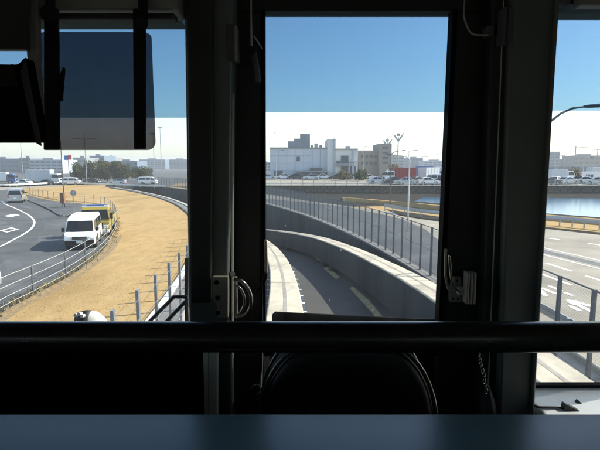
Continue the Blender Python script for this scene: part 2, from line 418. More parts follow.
# ------------------------------------------------------------------ left road
KL = [(-90,378),(0,317),(28,301),(60,284),(74,276),(88,266),(98,258),(106,249),(111,240),(112,230),(107,221),(96,214),(84,210)]
FL = [(-60,352),(0,311.5),(28.5,296.5),(45,288),(60,280),(74,271.5),(87.5,262),(97.5,254),(106,246),(113,236),(117,226),(115,216),(107,208),(95,204),(78,202),(64,201),(50,199),(36,196),(26,192.5)]
kl = [G(*p) for p in KL]
road = [G(-320,470)]+kl+[G(62,216.5),(G(28,200.5)),G(22,195),G(24,190),G(-20,186.5),G(-150,186.5)]
road.append(Vector((-150, 60, 0))); road.append(Vector((-150, 3, 0)))
lr = sheet('road_left', road, 'asphalt', .005, kind='structure')
side = [G(28,200),G(62,216),G(84,210.5),G(96,214),G(107,221),G(114,228),G(113,214),G(100,206.5),G(80,203.5),G(50,200.5),G(36,197.5),G(26,194)]
sheet('pavement_left', side, 'asphalt', .010, kind='structure')
def kerb_run(root, P, wd, h, m, step=1.0):
    acc = []; 
    for a, b in zip(P, P[1:]):
        L = (b-a).length; n = max(1, int(L/step)); tt = (b-a).normalized(); nn = Vector((tt.y,-tt.x,0))
        for i in range(n):
            c = a+(b-a)*(i+.5)/n; mb = MB(); mb.obox(c+Vector((0,0,h/2-.01)), tt, nn, (0,0,1), L/n/2-.008, wd/2, h/2+.01)
            obj('kerb_stone', mb, m, root)
kr = empty('kerb_line', (0,0,0), 0, 'low dirty kerb along the road beside the cable fence', 'kerb')
kerb_run(kr, polyline(kl[1:10], 4), .16, .07, 'dirt')
kr = empty('kerb_line', (0,0,0), 0, 'dark kerb of the pavement behind the parked truck', 'kerb')
kerb_run(kr, polyline([G(28,200.5),G(40,205.5),G(52,211),G(62,216.5),G(74,213),G(84,210.5)], 3), .16, .14, 'dark_strip')
LINE = [(-30,257),(0,246.5),(14,239.5),(24,234),(31,229),(34.3,223.5),(33,219),(28,214.8),(21,211),(14,207.8),(7,205),(-2,202),(-20,198)]
strip_obj('lane_line', polyline([G(*p) for p in LINE], 6), .17, 'road_paint', .011, lr)
def px_poly(name, pxs, m, z, parent): return sheet(name, [G(*p) for p in pxs], m, z, parent)
# diamonds painted on the road
def diamond(cx, cy, w_, h_, inner):
    o = [(cx-w_,cy+.3*h_),(cx+.25*w_,cy-h_),(cx+w_,cy-.2*h_),(cx-.2*w_,cy+h_)]
    P = [G(*p) for p in o]; c = sum(P, Vector())/4
    if not inner: sheet('road_diamond', P, 'road_paint', .011, lr); return
    mb = MB(); Qs = [c+(p-c)*.58 for p in P]
    for i in range(4): mb.poly([Vector((*v.xy,.011)) for v in (P[i],P[(i+1)%4],Qs[(i+1)%4],Qs[i])])
    flip_up(obj('road_diamond', mb, 'road_paint', lr))
diamond(9, 230, 10, 2.6, True); diamond(12, 215.6, 8, 1.6, False); diamond(1, 202.6, 6, 1.3, False)
for pts_ in ([(2,262),(16,258),(24,266),(8,271)],[(38,236),(52,235),(53,240),(38,241.5)],[(20,205),(30,206.5),(33,209),(22,207.5)],[(-4,222),(5,221),(8,224),(-2,225.5)]):
    sheet('road_patch', [G(*q) for q in pts_], 'dark_strip', .0085, lr)
for pts_ in ([(0,276),(30,262),(52,252),(60,243)],[(44,231),(46,224),(40,216),(30,209)]):
    strip_obj('tar_seam', polyline([G(*q) for q in pts_], 6), .05, 'dark_strip', .0095, lr)
# weeds along the fence foot
mb = MB(); P = polyline([G(*p) for p in FL], 12); random.seed(3)
for _ in range(2600):
    i = random.randrange(len(P)-1); p = P[i].lerp(P[i+1], random.random())+Vector((random.gauss(0,.16), random.gauss(0,.16), 0))
    h = random.uniform(.05,.2); a = random.random()*6.28; d = Vector((math.cos(a), math.sin(a), 0))*.03; l = Vector((random.gauss(0,.07), random.gauss(0,.07), h))
    mb.add([p-d, p+d, p+l], [(0,1,2)])
obj('verge_weeds', mb, 'weed', kind='stuff', label='dry brown weeds along the foot of the road fence', cat='weeds')
# dry grass tufts on the field
mb = MB(); random.seed(5)
for _ in range(9000):
    px = random.uniform(0, 190); py = random.uniform(203, 330); p = G(px, py)
    if p.x > pt(p.y+2, -11.7).x-.1: continue
    fx = None
    for a, b in zip(FL, FL[1:]):
        if min(a[1],b[1]) <= py <= max(a[1],b[1]) and a[1] != b[1]:
            fx = max(fx or -99, a[0]+(b[0]-a[0])*(py-a[1])/(b[1]-a[1]))
    if fx is not None and px < fx+1: continue
    h = random.uniform(.006,.02); a = random.random()*6.28; d = Vector((math.cos(a), math.sin(a), 0))*random.uniform(.010,.03)
    l = Vector((random.gauss(0,.05), random.gauss(0,.05), h)); mb.add([p-d, p+d, p+l], [(0,1,2)])
obj('dry_grass_tufts', mb, 'grass_blade', kind='stuff', label='short dry yellow grass covering the field', cat='grass')
strip_obj('fence_verge', [p+Vector((.25,.1,0)) for p in polyline([G(*p) for p in FL[:10]], 6)], .8, 'dirt', .003, None)['kind'] = 'structure'
# cable fence along the road
rf = empty('cable_fence', (0,0,0), 0, 'low fence of dark posts and pale cables between road and dry grass', 'fence')
cp = MB(); cp.tube([(0,0,0),(0,0,1.2)], .035, 8); cpm = bpy.data.meshes.new('post'); cpm.from_pydata(cp.v, [], cp.f); cpm.materials.append(M['post_dark'])
F = polyline([G(*p) for p in FL], 10); acc = 0; last = F[0]; posts = []
nxt = 0
for a, b in zip(F, F[1:]):
    L = (b-a).length
    while nxt <= acc+L: posts.append(a.lerp(b, (nxt-acc)/L)); nxt += 3.0
    acc += L
for p in posts:
    o = bpy.data.objects.new('post', cpm); C.objects.link(o); o.parent = rf; o.location = p
for h in (1.15,.78,.40,.12):
    mb = MB(); mb.tube([p+Vector((0,0,h)) for p in F], .011, 5); obj('cable', mb, 'cable', rf)
# far rail and verge behind the left road
mb = MB(); P = [G(-60,187.5),G(0,187.3),G(30,186.2),G(64,184.6),G(110,186.5),G(165,188.5)]
far = empty('guard_rail', (0,0,0), 0, 'low white guard rail beyond the dry grass field', 'guard rail')
Pp = polyline(P, 8); mb = MB(); mb.sweep([[p+Vector((0,-.04,.35)), p+Vector((0,-.08,.5)), p+Vector((0,-.04,.72)), p+Vector((0,.04,.72)), p+Vector((0,.04,.35))] for p in Pp]); obj('rail', mb, 'rail_white', far)
for p in Pp[::2]:
    mb = MB(); mb.tube([p+Vector((0,.1,0)), p+Vector((0,.1,.75))], .07, 6); obj('post', mb, 'galv', far)
sheet('far_yard', [G(-600,184.5),G(0,184.5),G(64,182.5),G(120,184),G(176,185.6),Vector((-46,128,0)),Vector((-12,140,0)),Vector((-12,900,0)),Vector((-1500,900,0))], 'asphalt', .004, kind='structure')
far_road = [G(-400,186.2),G(0,186.2),G(64,183.2),G(110,185.3),G(168,187.4),G(178,182.8),G(90,179.8),G(-400,179.8)]
sheet('road_far_left', far_road, 'asphalt', .008, kind='structure')
verge = [G(-300,189.6),G(0,190.2),G(30,188),G(62,186.4),G(62,184.6),G(30,186.4),G(0,187.6),G(-300,187.2)]
sheet('verge_far', verge, 'pale_road', .012, kind='structure')

# ------------------------------------------------------------------ right road
rr = [pt(y, .75) for y in ys(-30, 40, 2)]
rr = [Vector((p.x, p.y, 0)) for p in rr]+[pt(52,1.2), pt(66,1.5), pt(82,2.0), Vector((-6,84,0)), Vector((2,66,0)), G(400,213), G(440,222.5), G(543,227.6), G(600,233.8), G(760,250), Vector((60,-30,0))]
r2 = sheet('road_right', rr, 'pale_road', .005, kind='structure')
mb = MB(); mb.sweep([[pt(y,.2,.008), pt(y,.75,.008)] for y in ys(-20, 18, 2)], closed=False); flip_up(obj('verge_path', mb, 'concrete', kind='structure'))
mb = MB(); mb.sweep([[pt(y,.2,.0085), pt(y,1.6,.0085)] for y in ys(18, 80, 2)], closed=False); flip_up(obj('verge_path', mb, 'asphalt', kind='structure'))
sheet('service_lane', [pt(y,1.5) for y in ys(24,80,4)]+[G(345,206.5),G(400,218.5),G(425,229),G(445,246),G(452,262)], 'asphalt', .009, kind='structure')
sheet('verge_dark', [G(385,209),G(440,217),G(543,226.6),G(600,232.6),G(700,244),G(700,247),G(600,235),G(543,228.6),G(440,222),G(400,216)], 'mud', .012, kind='structure')
def rline(name, a, b, wd, m='road_paint', z=.010):
    A, B = G(*a), G(*b); strip_obj(name, [A, (A+B)/2, B], wd, m, z, r2)
rline('median_strip', (470,234), (700,288.5), .75, 'dark_strip')
rline('lane_line', (470,236.6), (700,294), .16, z=.014); rline('lane_line', (470,231.5), (700,283), .16, z=.014)
for a, b in (((546,263),(572,271.5)),((586,276),(620,287)),((505,249.5),(524,256)),((541,274),(572,285.5)),((549,238.5),(560,239.8)),((588,243.4),(606,246)),((546,262.8),(548,263.2))):
    rline('lane_dash', a, b, .2)
for a, b in (((540,290),(546,296)),((541,288),(556,294)),((549,286),(561,291)),((568,300),(592,312)),((570,306),(580,311)),((565,293),(573,296))):
    rline('lane_hatching', a, b, .2, z=.010+.0012*(a[0]%7))
for px_ in ((568,301.5),(574,300.5),(580,302.5),(586,304)):
    rline('arrow_mark', px_, (px_[0]+8, px_[1]+4.1), .16, z=.014+px_[0]*.00001*4-.022)
# kerb at the near edge of the road
kr = empty('kerb_line', (0,0,0), 0, 'concrete kerb between the right fence and the highway', 'kerb')
P = [pt(y, .82) for y in ys(5, 18, 1.0)]
kerb_run(kr, [Vector((p.x,p.y,0)) for p in P], .14, .14, 'concrete', 1.0)
# near guard rail, dark band behind the fence
nr_ = empty('guard_rail', (0,0,0), 0, 'grey steel guard rail between the mesh fence and the highway', 'guard rail')
Pp = [pt(y, 1.25) for y in ys(4, 17.5, 1.5)]
mb = MB(); mb.sweep([[p+Vector((-.03,0,.48)), p+Vector((.03,0,.54)), p+Vector((-.03,0,.62)), p+Vector((.03,0,.70)), p+Vector((-.03,0,.78)), p+Vector((-.07,0,.78)), p+Vector((-.07,0,.48))] for p in Pp]); obj('rail', mb, 'galv', nr_)
for p in Pp[::2]:
    mb = MB(); mb.tube([p+Vector((-.12,0,0)), p+Vector((-.12,0,.8))], .06, 8); obj('post', mb, 'galv', nr_)
# far edge: guard rail, dry bank, canal
fr_ = empty('guard_rail', (0,0,0), 0, 'pale guard rail on the far side of the highway before the canal', 'guard rail')
Pp = polyline([G(385,211),G(440,219.5),G(543,224.5),G(600,230),G(700,241)], 8)
mb = MB(); mb.sweep([[p+Vector((0,-.03,.45)), p+Vector((.02,-.08,.6)), p+Vector((0,-.03,.8)), p+Vector((0,.04,.8)), p+Vector((0,.04,.45))] for p in Pp]); obj('rail', mb, 'galv', fr_)
for p in Pp[::2]:
    mb = MB(); mb.tube([p+Vector((0,.1,0)), p+Vector((0,.1,.82))], .06, 6); obj('post', mb, 'galv', fr_)
bank = polyline([G(342,200.5),G(390,204.5),G(440,209.5),G(543,219.5),G(600,224.5),G(720,236)], 6)
mb = MB(); mb.sweep([[p+Vector((0,-1.2,-.1)), p+Vector((0,-.5,.5+.06*math.sin(i))), p+Vector((0,.8,.45)), p+Vector((0,1.6,-.1))] for i, p in enumerate(bank)], closed=False)
flip_up(obj('canal_bank', mb, 'dry_grass', kind='structure', smooth=True))
sheet('canal_side_ground', [pt(y,2.2) for y in ys(56,112,4)]+[Vector((-12,140,0)),Vector((-12,86.4,0)),Vector((260,86.4,0)),G(900,206),G(800,232),G(600,219),G(440,211.5),G(390,206)], 'mud', .003, kind='structure')
sheet('canal_water', [G(414,201.5),G(470,206),G(545,213.5),G(600,217.5),G(800,230),G(900,206),G(600,198.6),G(424,197.4)], 'water', .02, kind='structure')

# plateau with stone embankment behind the canal
PX0, PX1, PY = -12.0, 260.0, 86.0
mb = MB(); mb.box(PX0, PX1, PY+.3, 900, -.5, 1.4); obj('embankment', mb, 'pale_road', kind='structure')
em = empty('embankment_wall', (0,PY,0), 0, 'dark rough stone wall holding up the far road', 'wall')
mb = MB(); mb.box(PX0, 90, .12, .32, -.5, 1.36); o = obj('backing', mb, 'stone', em)
random.seed(9); protos = []
for k in range(6):
    mb = MB(); w_, h_ = 1.18, .58; j = lambda: random.uniform(-.05,.05)
    mb.add([(-w_/2+j()*.4,0,-h_/2),(w_/2+j()*.4,0,-h_/2),(w_/2+j()*.4,0,h_/2),(-w_/2+j()*.4,0,h_/2),(-w_*.38,-.12+j(),-h_*.36),(w_*.38,-.12+j(),-h_*.36),(w_*.38,-.12+j(),h_*.36),(-w_*.38,-.12+j(),h_*.36)],
           [(4,5,6,7),(0,1,5,4),(1,2,6,5),(2,3,7,6),(3,0,4,7)])
    me = bpy.data.meshes.new('stone'); me.from_pydata(mb.v, [], mb.f); me.materials.append(M['stone']); protos.append(me)
for r_ in range(3):
    for k in range(62):
        o = bpy.data.objects.new('stone', protos[random.randrange(6)]); C.objects.link(o); o.parent = em
        o.location = (PX0+.7+k*1.2+(.6 if r_ % 2 else 0), .12, -.1+r_*.6); 
rail = empty('parapet_railing', (0,0,0), 0, 'white railing along the edge of the far road above the stone wall', 'railing')
mb = MB()
for h in (.35,.68,1.0): mb.box(PX0, 60, PY-.02+h*.001, PY+.04+h*.001, 1.4+h-.045, 1.4+h+.045)
obj('rails', mb, 'galv', rail)
mb = MB(); mb.box(PX0, 60, PY-.25, PY+.3, 1.36, 1.48); obj('coping', mb, 'concrete', rail)
pp = MB(); pp.box(-.06,.06,-.06,.06,0,1.1); ppm = bpy.data.meshes.new('post'); ppm.from_pydata(pp.v, [], pp.f); ppm.materials.append(M['rail_white'])
for k in range(36):
    o = bpy.data.objects.new('post', ppm); C.objects.link(o); o.parent = rail; o.location = (PX0+.5+k*2.0, PY+.12, 1.44)

# ------------------------------------------------------------------ vehicles
def wheel(parent, x, y, r, wd):
    mb = MB(); n = 20
    rows = []
    for yy, rr in ((-wd/2, r*.9), (-wd*.4, r), (wd*.4, r), (wd/2, r*.9), (wd/2, r*.62)):
        rows.append([Vector((math.cos(6.2832*k/n)*rr, yy, math.sin(6.2832*k/n)*rr)) for k in range(n)])
    mb.sweep(rows); t = obj('wheel', mb, 'tyre', parent, smooth=False); t.location = (x, y, r)
    s = 1 if y > 0 else -1
    mb = MB(); mb.sweep([[Vector((math.cos(6.2832*k/14)*r*q, s*yy, math.sin(6.2832*k/14)*r*q)) for k in range(14)] for q, yy in ((.62,wd/2+.004),(.5,wd/2-.03),(.2,wd/2+.01))])
    obj('rim', mb, 'rim', t)
def shell(name, prof, W, top, m, parent, belt, bevel=.03):
    Z1 = max(z for _, z in prof)
    def hw(z): return W/2 if z <= belt else W/2-(W/2-top/2)*((z-belt)/(Z1-belt))
    mb = MB(); n = len(prof)
    mb.add([(x, hw(z), z) for x, z in prof]+[(x, -hw(z), z) for x, z in prof], [tuple(range(n)), tuple(range(n, 2*n))[::-1]]+[(i,(i+1)%n,n+(i+1)%n,n+i) for i in range(n)])
    o = obj(name, mb, m, parent, bevel=bevel); return o, hw
def side_pane(parent, hw, pts, name='side_window', m='car_glass'):
    for s in (1, -1):
        mb = MB(); a = [Vector((x, s*(hw(z)-.01), z)) for x, z in pts]; mb.prism(a, (0, s*.018, 0)); obj(name, mb, m, parent)
def cross_pane(parent, hw, a, b, ia, ib, out=1, name='windscreen', m='car_glass', thick=.014):
    A, B = Vector((a[0],0,a[1])), Vector((b[0],0,b[1])); d = (B-A).normalized(); nn = Vector((d.z, 0, -d.x))
    if nn.x*out < 0: nn = -nn
    q = [Vector((a[0], hw(a[1])-ia, a[1])), Vector((b[0], hw(b[1])-ib, b[1])), Vector((b[0], -hw(b[1])+ib, b[1])), Vector((a[0], -hw(a[1])+ia, a[1]))]
    mb = MB(); mb.prism([v-nn*.01 for v in q], nn*(thick+.01)); return obj(name, mb, m, parent)
def lp(a, b, t): return (a[0]+(b[0]-a[0])*t, a[1]+(b[1]-a[1])*t)
def pos(px, py, z=0): return G(px, py, z)
def common(root, L, W, wb, r, hz, zb_=.42, detail=True, plate=True):
    for x in (wb/2, -wb/2):
        for s in (1, -1):
            mb = MB(); n = 18
            mb.sweep([[Vector((x+math.cos(6.2832*k/n)*(r*1.16), s*yy, r+math.sin(6.2832*k/n)*(r*1.16))) for k in range(n)] for yy in (W/2-.2, W/2+.004)]); obj('wheel_arch', mb, 'plastic_black', root)
            wheel(root, x, s*(W/2-.085), r, .2)
    if plate:
        mb = MB(); mb.box(L/2+.015, L/2+.03, -.17, .17, .45, .6); obj('number_plate', mb, 'plate', root)
        mb = MB(); mb.box(-L/2-.03, -L/2-.015, -.17, .17, .62, .78); obj('number_plate', mb, 'plate', root)
def van(loc, rz, label, paint='white_paint', L=4.7, W=1.7, H=1.98, group=None, name='van'):
    root = empty(name, loc, rz, label, 'van', group); k = H/1.98; h = L/2
    pr = [(h-.03,.32),(h,.55),(h-.01,.80),(h-.12,1.02*k),(h-.30,1.10*k),(h-.82,1.74*k),(h-1.05,1.87*k),(h-1.7,1.95*k),(0,1.98*k),(-h+.35,1.95*k),(-h+.1,1.84*k),(-h,1.05*k),(-h,.55),(-h+.04,.32)]
    body, hw = shell('body', pr, W, W*.86, paint, root, 1.0*k, .045)
    A, B = (h-.30,1.10*k), (h-.82,1.74*k)
    cross_pane(root, hw, lp(A,B,.04), lp(A,B,.96), .05, .07)
    A, B = (-h,1.05*k), (-h+.1,1.84*k)
    cross_pane(root, hw, lp(A,B,.12), lp(A,B,.85), .1, .14, -1, 'rear_window')
    side_pane(root, hw, [(h-.52,1.16*k),(h-.95,1.68*k),(h-1.5,1.72*k),(h-1.5,1.16*k)])
    side_pane(root, hw, [(h-1.62,1.16*k),(h-1.62,1.72*k),(h-2.75,1.72*k),(h-2.75,1.16*k)])
    side_pane(root, hw, [(h-2.87,1.16*k),(h-2.87,1.72*k),(-h+.3,1.70*k),(-h+.18,1.16*k)])
    for s in (1, -1):
        mb = MB(); mb.add([(h-.02,s*(W/2-.03),.68),(h-.02,s*(W/2-.42),.66),(h-.03,s*(W/2-.45),.86),(h-.09,s*(W/2-.05),.92),(h+.018,s*(W/2-.05),.69),(h+.018,s*(W/2-.40),.68),(h+.005,s*(W/2-.42),.85),(h-.05,s*(W/2-.07),.91)],
            [(4,5,6,7),(0,1,5,4),(1,2,6,5),(2,3,7,6),(3,0,4,7)]); obj('headlight', mb, 'lamp_lens', root)
        mb = MB(); mb.box(-h-.02,-h+.02, s*W/2-.02*s-(.14 if s > 0 else 0), s*W/2-.02*s+(0 if s > 0 else .14), .75, 1.25*k); obj('tail_light', mb, 'tail_lens', root)
        mb = MB(); mb.box(h-.62,h-.50, s*(W/2+.02), s*(W/2+.20), 1.10*k, 1.36*k); obj('mirror', mb, 'plastic_black', root, bevel=.03)
        mb = MB(); mb.tube([(h-.7, s*(W/2+.012), 1.02), (h-2.9, s*(W/2+.012), 1.02)], .012, 4); obj('door_handle_line', mb, 'plastic_black', root)
    mb = MB(); mb.box(h-.01, h+.022, -.40, .40, .67, .84); gr = obj('grille', mb, 'plastic_black', root)
    for z in (.71,.77): 
        mb = MB(); mb.box(h+.018, h+.03, -.38, .38, z, z+.015); obj('grille_bar', mb, 'chrome', gr)
    mb = MB(); mb.box(h-.06, h+.03, -W/2+.02, W/2-.02, .34, .62); bu = obj('front_bumper', mb, 'plastic_black' if paint == 'white_paint' and L < 4.8 else paint, root, bevel=.04)
    mb = MB(); mb.box(-h-.03, -h+.06, -W/2+.02, W/2-.02, .34, .6); obj('rear_bumper', mb, paint, root, bevel=.03)
    mb = MB(); mb.box(h-.32,h-.30,-.5,.5,1.09*k,1.12*k); obj('wiper', mb, 'plastic_black', root)
    common(root, L+.04, W, L*.55, .33, .7); return root
def car(loc, rz, label, paint='silver_body', L=4.4, W=1.72, H=1.48, group=None, wagon=False):
    root = empty('car', loc, rz, label, 'car', group); h = L/2; k = H/1.48; rr = -h+.1 if wagon else -h+.65
    pr = [(h-.05,.28),(h,.5),(h-.05,.70*k),(h-.35,.80*k),(h-1.15,.95*k),(h-1.85,1.40*k),(h-2.3,1.48*k),(0,1.48*k),(rr+.55,1.42*k),(rr,.98*k) if not wagon else (rr+.1,1.0*k),(-h+.02,.92*k),(-h,.5),(-h+.05,.28)]
    body, hw = shell('body', pr, W, W*.74, paint, root, .92*k, .04)
    cross_pane(root, hw, lp(pr[4],pr[5],.06), lp(pr[4],pr[5],.95), .05, .06)
    cross_pane(root, hw, lp(pr[9],pr[8],.08), lp(pr[9],pr[8],.92), .08, .08, -1, 'rear_window')
    side_pane(root, hw, [(h-1.38,.98*k),(h-1.98,1.36*k),(h-2.35,1.41*k),(h-2.35,.98*k)])
    side_pane(root, hw, [(h-2.45,.98*k),(h-2.45,1.41*k),(rr+.62,1.37*k),(rr+.25,.98*k)])
    for s in (1, -1):
        mb = MB(); mb.box(h-.14,h+.006, min(s*(W/2-.45),s*(W/2-.04)), max(s*(W/2-.45),s*(W/2-.04)), .56*k, .70*k); obj('headlight', mb, 'lamp_lens', root, bevel=.03)
        mb = MB(); mb.box(-h-.006,-h+.12, min(s*(W/2-.4),s*(W/2-.03)), max(s*(W/2-.4),s*(W/2-.03)), .62*k, .84*k); obj('tail_light', mb, 'tail_lens', root, bevel=.02)
        mb = MB(); mb.box(h-1.52,h-1.38, min(s*(W/2),s*(W/2+.17)), max(s*(W/2),s*(W/2+.17)), .95*k, 1.08*k); obj('mirror', mb, paint, root, bevel=.03)
    mb = MB(); mb.box(h-.02,h+.012,-.5,.5,.36,.52); obj('grille', mb, 'plastic_black', root)
    common(root, L, W, L*.58, .31, .6); return root
def truck(loc, rz, label, paint, bedm, L=4.7, W=1.7, H=2.0, box_h=None, group=None, beacon=None, cat='truck'):
    root = empty('truck', loc, rz, label, cat, group); h = L/2; cabL = 1.55*(H/2.0)
    z0 = .45; k = H/2.0
    pr = [(h-.02,z0),(h,.75*k),(h-.03,1.05*k),(h-.20,1.18*k),(h-.48,1.85*k),(h-.70,H),(h-cabL,H),(h-cabL,z0)]
    body, hw = shell('cab', pr, W, W*.9, paint, root, 1.1*k, .04)
    cross_pane(root, hw, lp(pr[3],pr[4],.03), lp(pr[3],pr[4],.97), .05, .07)
    side_pane(root, hw, [(h-.33,1.22*k),(h-.56,1.80*k),(h-cabL+.2,1.80*k),(h-cabL+.2,1.22*k)])
    for s in (1, -1):
        mb = MB(); mb.box(h-.05,h+.015, min(s*(W/2-.4),s*(W/2-.06)), max(s*(W/2-.4),s*(W/2-.06)), .64*k, .84*k); obj('headlight', mb, 'lamp_lens', root, bevel=.02)
        mb = MB(); mb.box(h-.3,h-.12, min(s*(W/2+.06),s*(W/2+.24)), max(s*(W/2+.06),s*(W/2+.24)), 1.25*k, 1.62*k); mi = obj('mirror', mb, 'plastic_black', root, bevel=.03)
        mb = MB(); mb.tube([(h-.35,s*(W/2-.03),1.5*k),(h-.22,s*(W/2+.1),1.55*k)], .015, 5); obj('mirror_arm', mb, 'plastic_black', mi)
    mb = MB(); mb.box(h-.02,h+.012,-W*.28,W*.28,.66*k,.98*k); obj('grille', mb, 'plastic_black', root)
    mb = MB(); mb.box(h-.1,h+.05,-W/2+.01,W/2-.01,.38,.60); obj('front_bumper', mb, 'white_paint' if paint != 'white_paint' else 'galv', root, bevel=.03)
    mb = MB(); mb.box(-h,h-.4,-W*.25,W*.25,.42,.62); obj('chassis', mb, 'plastic_black', root)
    x1 = h-cabL-.12
    if box_h:
        mb = MB(); mb.box(-h, x1, -W/2, W/2, .78, box_h); b = obj('cargo_box', mb, bedm, root, bevel=.03)
        n = 5
        for i in range(1, n):
            for s in (1, -1):
                xx = -h+(x1+h)*i/n; mb = MB(); mb.box(xx-.02, xx+.02, min(s*W/2,s*(W/2+.03)), max(s*W/2,s*(W/2+.03)), .8, box_h-.02); obj('box_rib', mb, bedm, b)
    else:
        mb = MB(); mb.box(-h, x1, -W/2, W/2, .72, .84); b = obj('bed', mb, bedm, root)
        for a in ((-h,x1,W/2-.05,W/2),(-h,x1,-W/2,-W/2+.05),(-h,-h+.05,-W/2+.05,W/2-.05),(x1-.05,x1,-W/2+.05,W/2-.05)):
            mb = MB(); mb.box(*a, .84, 1.35); obj('bed_side', mb, bedm, b, bevel=.01)
    if beacon:
        mb = MB(); mb.box(h-1.1,h-.75,-W*.44,W*.44,H+.005,H+.17); bo = obj('roof_light_bar', mb, 'blue_body', root, bevel=.03)
        mb = MB(); mb.box(h-1.12,h-.73,W*.30,W*.445,H+.003,H+.13); obj('light_bar_end', mb, 'white_paint', bo)
        mb = MB(); mb.box(h-1.12,h-.73,-W*.445,-W*.30,H+.003,H+.13); obj('light_bar_end', mb, 'white_paint', bo)
        mb = MB(); mb.box(h-.74,h-.70,-W*.44,W*.44,H-.02,H+.06); obj('visor', mb, 'white_paint', root)
    common(root, L+.06, W, L*.56, .36 if H < 2.3 else .46, .6); return root
def face(dx, dy): return math.atan2(dy, dx)
# near van, parked facing the train
f = G(80, 250.5); hd = Vector((.30,-.954,0)); c = f-hd*2.35
van(c, face(hd.x, hd.y), 'white van with dark bumper parked in front of the yellow truck')
f2 = G(96.5, 238); c = f2-hd*2.5
truck(c, face(.27,-.96), 'yellow truck with blue roof light bar parked behind the white van', 'yellow_body', 'yellow_body', 5.0, 1.95, 2.15, beacon=True)
van(G(14.5,203.5)+Vector((-1.0,2.3,0)), face(-.42,.91), 'white van driving away along the left road, seen from behind', 'silver_body', 4.6, 1.72, 1.95)
p = G(3, 293); hc = Vector((.66,-.75,0)); car(Vector((p.x-1.15, p.y+.1, 0))-hc*1.9, face(.66,-.75), 'white car cut off by the left edge of the picture', 'white_paint', 4.4, 1.72, 1.5)
# beyond the left field
def by(px, py, z=0): return G(px, py, z)
truck(by(45,184.2), 0, 'long pale box truck in the far left car park', 'white_paint', 'cargo_box', 9.0, 2.4, 2.9, 3.9)
truck(by(4,183.6), .25, 'blue and white truck at the far left edge', 'blue_body', 'white_paint', 6.5, 2.2, 2.7, 3.1)
van(by(72,185), 0.1, 'white van beside the box truck beyond the field', L=4.4, W=1.7, H=2.0)
car(by(117,184.4), math.pi+.1, 'pale blue-grey car parked before the dark trees', 'silver_body', 4.6, 1.75, 1.5, wagon=True)
van(by(148,184.0), 0.0, 'white minivan beyond the field, right of the dark trees', L=4.9, W=1.75, H=2.0)
car(by(54,184.5)+Vector((0,-3,0)), 0, 'dark car in front of the long box truck', 'black_body', 4.3, 1.7, 1.45)
car(by(28,184.6)+Vector((0,-2,0)), 3.0, 'white car left of the long box truck', 'white_paint', 4.3, 1.7, 1.45)
car(by(92,183.6), 0, 'dark grey car under the trees', 'black_body', 4.3, 1.7, 1.45)
# far road on the embankment, centre
cols = ['silver_body','white_paint','black_body','silver_body','white_paint','black_body','silver_body','white_paint']
labs = ['leftmost silver car on the far road behind the railing','white car left of the building door on the far road','dark car below the pale building wall','silver car parked under the building canopy',
        'white car at the corner of the pale building','dark car before the white tower block','silver car in front of the building with window bays','white car right of the window bays']
for i, px in enumerate((268,283,297,311,324,338,352,366)):
    p = G(px, 179.6, 1.4); rz = (0, math.pi)[i % 2]+random.uniform(-.1,.1)
    car(Vector((p.x, p.y+random.uniform(-2,4), 1.405)), rz, labs[i], cols[i], 4.3, 1.7, 1.48, 'cars parked on the far road', wagon=i % 3 == 0)
p = G(419, 186.5, 1.4); truck(Vector((p.x, 100, 1.405)), math.pi+.1, 'truck with red cargo box behind the canal', 'white_paint', 'red_body', 6.6, 2.3, 2.6, 3.2)
for i, (px, Y, paint, lab) in enumerate(((432,104,'blue_body','blue truck with pale box right of the red truck'),(446,110,'white_paint','white truck at the right edge of the centre window'))):
    truck(Vector((Q(px,180,Y).x, Y, 1.405)), .6, lab, paint, 'cargo_box', 6.5, 2.2, 2.6, 3.2)
van(Vector((Q(436,180,95).x, 95, 1.405)), 2.6, 'white van in front of the blue truck across the canal')
# right window, car park beyond the canal
rl = ['white car nearest the pillar in the far right car park','silver car in the far right car park','dark car beside the silver one on the right','white car beneath the white sign board','silver car far right below the sign board','dark car near the canal, lower right car park']
for i, (px, Y, paint) in enumerate(((556,96,'white_paint'),(568,93,'silver_body'),(577,98,'black_body'),(588,95,'white_paint'),(598,92,'silver_body'),(549,91,'black_body'))):
    car(Vector((Q(px,180,Y).x, Y, 1.405)), random.choice((.7,2.5,.3,-.5)), rl[i], paint, 4.3, 1.7, 1.48, 'cars in the right car park')
truck(Vector((Q(560,180,104).x, 104, 1.405)), .2, 'white box truck behind the parked cars on the right', 'white_paint', 'cargo_box', 6, 2.1, 2.5, 2.9)

for i, (px, Y, rz, paint, bedm, H, bh, lab) in enumerate(((428,124,.1,'white_paint','blue_body',2.7,3.4,'truck with dark blue box behind the blue truck'),(440,132,2.9,'white_paint','cargo_box',2.6,3.3,'pale box truck far right in the centre window'),(400,116,.2,'silver_body','cargo_box',2.4,2.7,'grey truck half hidden left of the red truck'),(548,112,.3,'white_paint','blue_body',2.6,3.1,'blue box truck beside the pillar in the right window'),(600,118,.1,'white_paint','cargo_box',2.6,3.2,'pale truck at the far right edge'))):
    truck(Vector((Q(px,180,Y).x, Y, 1.405)), rz, lab, paint, bedm, 6.2, 2.2, H, bh)
for i, (px, Y, rz, paint, lab) in enumerate(((395,93,.2,'black_body','dark car by the railing left of the red truck'),(405,91,2.9,'silver_body','silver car by the railing below the red truck'),(418,92,.4,'black_body','dark car by the railing right of the red truck cab'),(428,90.5,.1,'white_paint','white car by the railing near the water'),(441,91.5,2.8,'black_body','dark car by the railing at the right window edge'),(378,94,.1,'silver_body','silver car before the tower end of the brown building'))):
    car(Vector((Q(px,180,Y).x, Y, 1.405)), rz, lab, paint, 4.3, 1.7, 1.48, 'cars along the canal railing')

